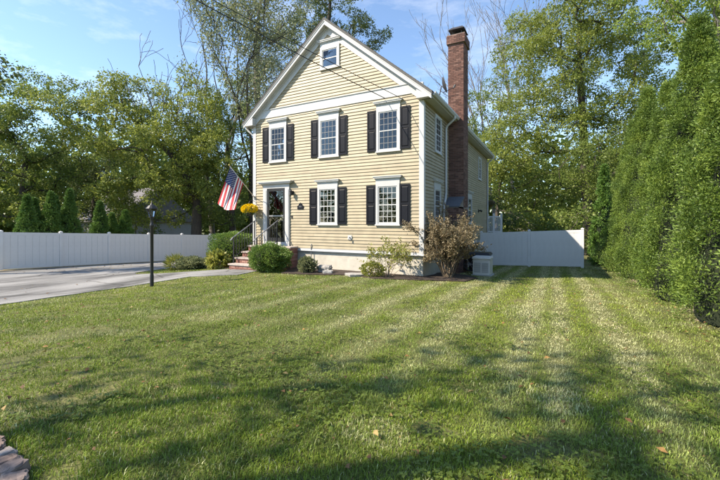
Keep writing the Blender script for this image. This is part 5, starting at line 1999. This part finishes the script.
def grass():
    N0 = 3900000
    # polar sampling about the viewing area, thinning with distance
    rg = np.random.default_rng(21)
    r = 1.0 + 23.0 * rg.random(N0) ** 1.35
    a = rg.uniform(-0.05, 3.6, N0)
    x, y = r * np.cos(a), r * np.sin(a)
    # keep a constant falling density
    dens = 15000 * np.minimum(1, (2.6 / r)) ** 1.6
    pdf = (1 / 1.35) * ((r - 1) / 23.0) ** (1 / 1.35 - 1) / 23.0 / (3.65 * r)
    keep = rg.random(N0) < dens / (N0 * pdf)
    x, y, r = x[keep], y[keep], r[keep]
    # only what the picture can see, with a wide margin to the sides
    ca, sa = math.cos(0.4873), math.sin(0.4873)
    dep, lat = -sa * x + ca * y, ca * x + sa * y
    seen = (dep > 0.9) & (np.abs(lat) < dep * 1.0 + 0.9)
    keep = seen | ((dep > -1.2) & (np.abs(lat) < np.abs(dep) * 1.25 + 4.5) & (rg.random(len(x)) < 0.45))
    x, y, r = x[keep], y[keep], r[keep]
    m = lawn_mask(x, y)
    bare = vnoise(x, y, 0.22, 8) * vnoise(x, y, 0.9, 9)
    m &= ~((bare < 0.05) & (rg.random(len(x)) < 0.75))
    hedge = np.clip((x - 1.35) / 1.0, 0, 1) * (vnoise(x, y, 0.35, 4) * 1.2)
    m &= rg.random(len(x)) > hedge * 0.9
    x, y, r, hedge = x[m], y[m], r[m], hedge[m]
    n = len(x)
    z = GZ(x, y)
    stripe = np.zeros(n)
    xw = x + 0.10 * (vnoise(x, y, 0.8, 14) - 0.5) + 0.05 * (vnoise(x, y, 0.25, 15) - 0.5)
    for c, w, s in STRIPES:
        stripe = np.maximum(stripe, min(1, s * 1.25) * np.exp(-((xw - c) / w) ** 2))
    stripe *= np.clip((y - 2.5) / 3.5, 0, 1) * (0.7 + 0.6 * vnoise(x, y, 0.5, 16))
    p1, p2, p3 = vnoise(x, y, 1.6, 1), vnoise(x, y, 0.35, 2), vnoise(x, y, 4.5, 7)
    green = np.array([0.155, 0.240, 0.030]); lime = np.array([0.305, 0.375, 0.042]); straw = np.array([0.68, 0.66, 0.38]); deep = np.array([0.100, 0.155, 0.034])
    w1 = np.clip(0.15 + 0.55 * p1 + 0.5 * (p3 - .5) + 0.5 * (rg.random(n) - 0.5), 0, 1)[:, None]
    col = green * (1 - w1) + lime * w1
    w2 = np.clip((0.47 - p2) * 1.9 + 0.35 * (rg.random(n) - 0.5), 0, 0.8)[:, None]
    col = col * (1 - w2) + deep * w2
    w3 = np.clip(stripe * 1.2 * (rg.random(n) < 0.85) + hedge * 0.8 * (rg.random(n) < .75) + (rg.random(n) < 0.04) * 0.8 + (vnoise(x, y, 0.6, 18) > 0.82) * (rg.random(n) < 0.4) * .6, 0, 0.95)[:, None]
    col = col * (1 - w3) + straw * w3
    col *= (0.45 + 1.1 * rg.random(n))[:, None]
    tall = 0.75 + 0.6 * vnoise(x, y, 0.28, 31)
    h = rg.uniform(0.017, 0.045, n) * tall * (1 - 0.35 * stripe)
    wd = 0.0036 * np.where(seen[keep][m], 1.0, 1.9) * np.maximum(1, r / 3.0) ** 0.75 * rg.uniform(0.7, 1.3, n)
    az = rg.uniform(0, 2 * np.pi, n)
    lean = rg.uniform(0.15, 1.0, n)
    dx, dy = np.cos(az) * lean, np.sin(az) * lean
    sx, sy = -np.sin(az), np.cos(az)
    B0 = np.stack([x, y, z - 0.004], 1)
    Sv = np.stack([sx, sy, np.zeros(n)], 1) * wd[:, None]
    Mv = np.stack([dx * h * 0.35, dy * h * 0.35, h * 0.62], 1)
    Tv = np.stack([dx * h, dy * h, h * (1.05 - 0.3 * lean)], 1)
    near = (r < 4.0) & seen[keep][m]
    c4 = np.concatenate([col, np.ones((n, 1))], 1)
    vn = np.stack([B0 - Sv * .5, B0 + Sv * .5, B0 + Mv - Sv * .45, B0 + Mv + Sv * .45, B0 + Tv], 1)[near]
    k = near.sum()
    i0 = (np.arange(k) * 5)[:, None]
    fn = np.concatenate([i0 + np.array([0, 1, 3]), i0 + np.array([0, 3, 2]), i0 + np.array([2, 3, 4])])
    cn = np.repeat(c4[near], 5, 0)
    far = ~near
    vf = np.stack([B0 - Sv * .6, B0 + Sv * .6, B0 + Tv], 1)[far]
    kf = far.sum()
    ff = np.arange(kf * 3).reshape(-1, 3) + k * 5
    cf = np.repeat(c4[far], 3, 0)
    V = np.concatenate([vn.reshape(-1, 3), vf.reshape(-1, 3)])
    Fa = np.concatenate([fn, ff])
    print('grass blades', n, 'near', k, 'tris', len(Fa))
    setting('grass', np_mesh('grass', V, Fa, 'blade', col=np.concatenate([cn, cf])), 'stuff', 'mown lawn grass with pale wheel stripes')
    # clover and broad weeds in the near lawn
    nc = 5200
    x = rg.uniform(-5, 3, nc * 4); y = rg.uniform(1.2, 7.5, nc * 4)
    m = lawn_mask(x, y) & (vnoise(x, y, 0.55, 41) > 0.62)
    x, y = x[m][:nc], y[m][:nc]
    n = len(x)
    P = np.repeat(np.stack([x, y, GZ(x, y) + rg.uniform(0.025, 0.05, n)], 1), 3, 0)
    t = np.repeat(rg.uniform(0, 6.28, n), 3) + np.tile([0, 2.09, 4.19], n)
    D = np.stack([np.cos(t), np.sin(t), rg.uniform(-.1, .4, 3 * n)], 1)
    L = np.repeat(rg.uniform(0.014, 0.03, n), 3)
    v, f = leaf_quads(P, D, L, L * 0.85, 4.0)
    setting('clover', np_mesh('clover', v, f, 'clover'), 'stuff', 'clover leaves growing through the near lawn')
    nl = 1300
    x = rg.uniform(-9, 2.2, nl * 2); y = rg.uniform(1.2, 12, nl * 2)
    m = lawn_mask(x, y)
    x, y = x[m][:nl], y[m][:nl]
    n = len(x)
    P = np.stack([x, y, GZ(x, y) + rg.uniform(0.02, 0.05, n)], 1)
    t = rg.uniform(0, 6.28, n)
    D = np.stack([np.cos(t), np.sin(t), rg.uniform(-.3, .3, n)], 1)
    L = 0.014 + 0.06 * rg.random(n) ** 2.2
    v, f = leaf_quads(P, D, L, L * 0.6, 2.0, 0.3)
    nd_ = 260
    xd = np.where(rg.random(nd_) < 0.7, -22.4 + rg.random(nd_) ** 2 * 4, rg.uniform(-22, -11.2, nd_)); yd = rg.uniform(3, 18, nd_)
    okd = inside(xd, yd, DRIVE)
    xd, yd = xd[okd], yd[okd]
    td = rg.uniform(0, 6.28, len(xd))
    Pd = np.stack([xd, yd, GZ(xd, yd) + 0.032], 1)
    Ld = rg.uniform(0.05, 0.11, len(xd))
    v2, f2 = leaf_quads(Pd, np.stack([np.cos(td), np.sin(td), rg.uniform(0, .2, len(xd))], 1), Ld, Ld * .6, 3.0, 0.2)
    v, f = np.concatenate([v, v2]), np.concatenate([f, f2 + len(v)])
    setting('fallen_leaves', np_mesh('fallen_leaves', v, f, 'fallen_leaf'), 'stuff', 'brown fallen leaves scattered on the lawn')


grass()
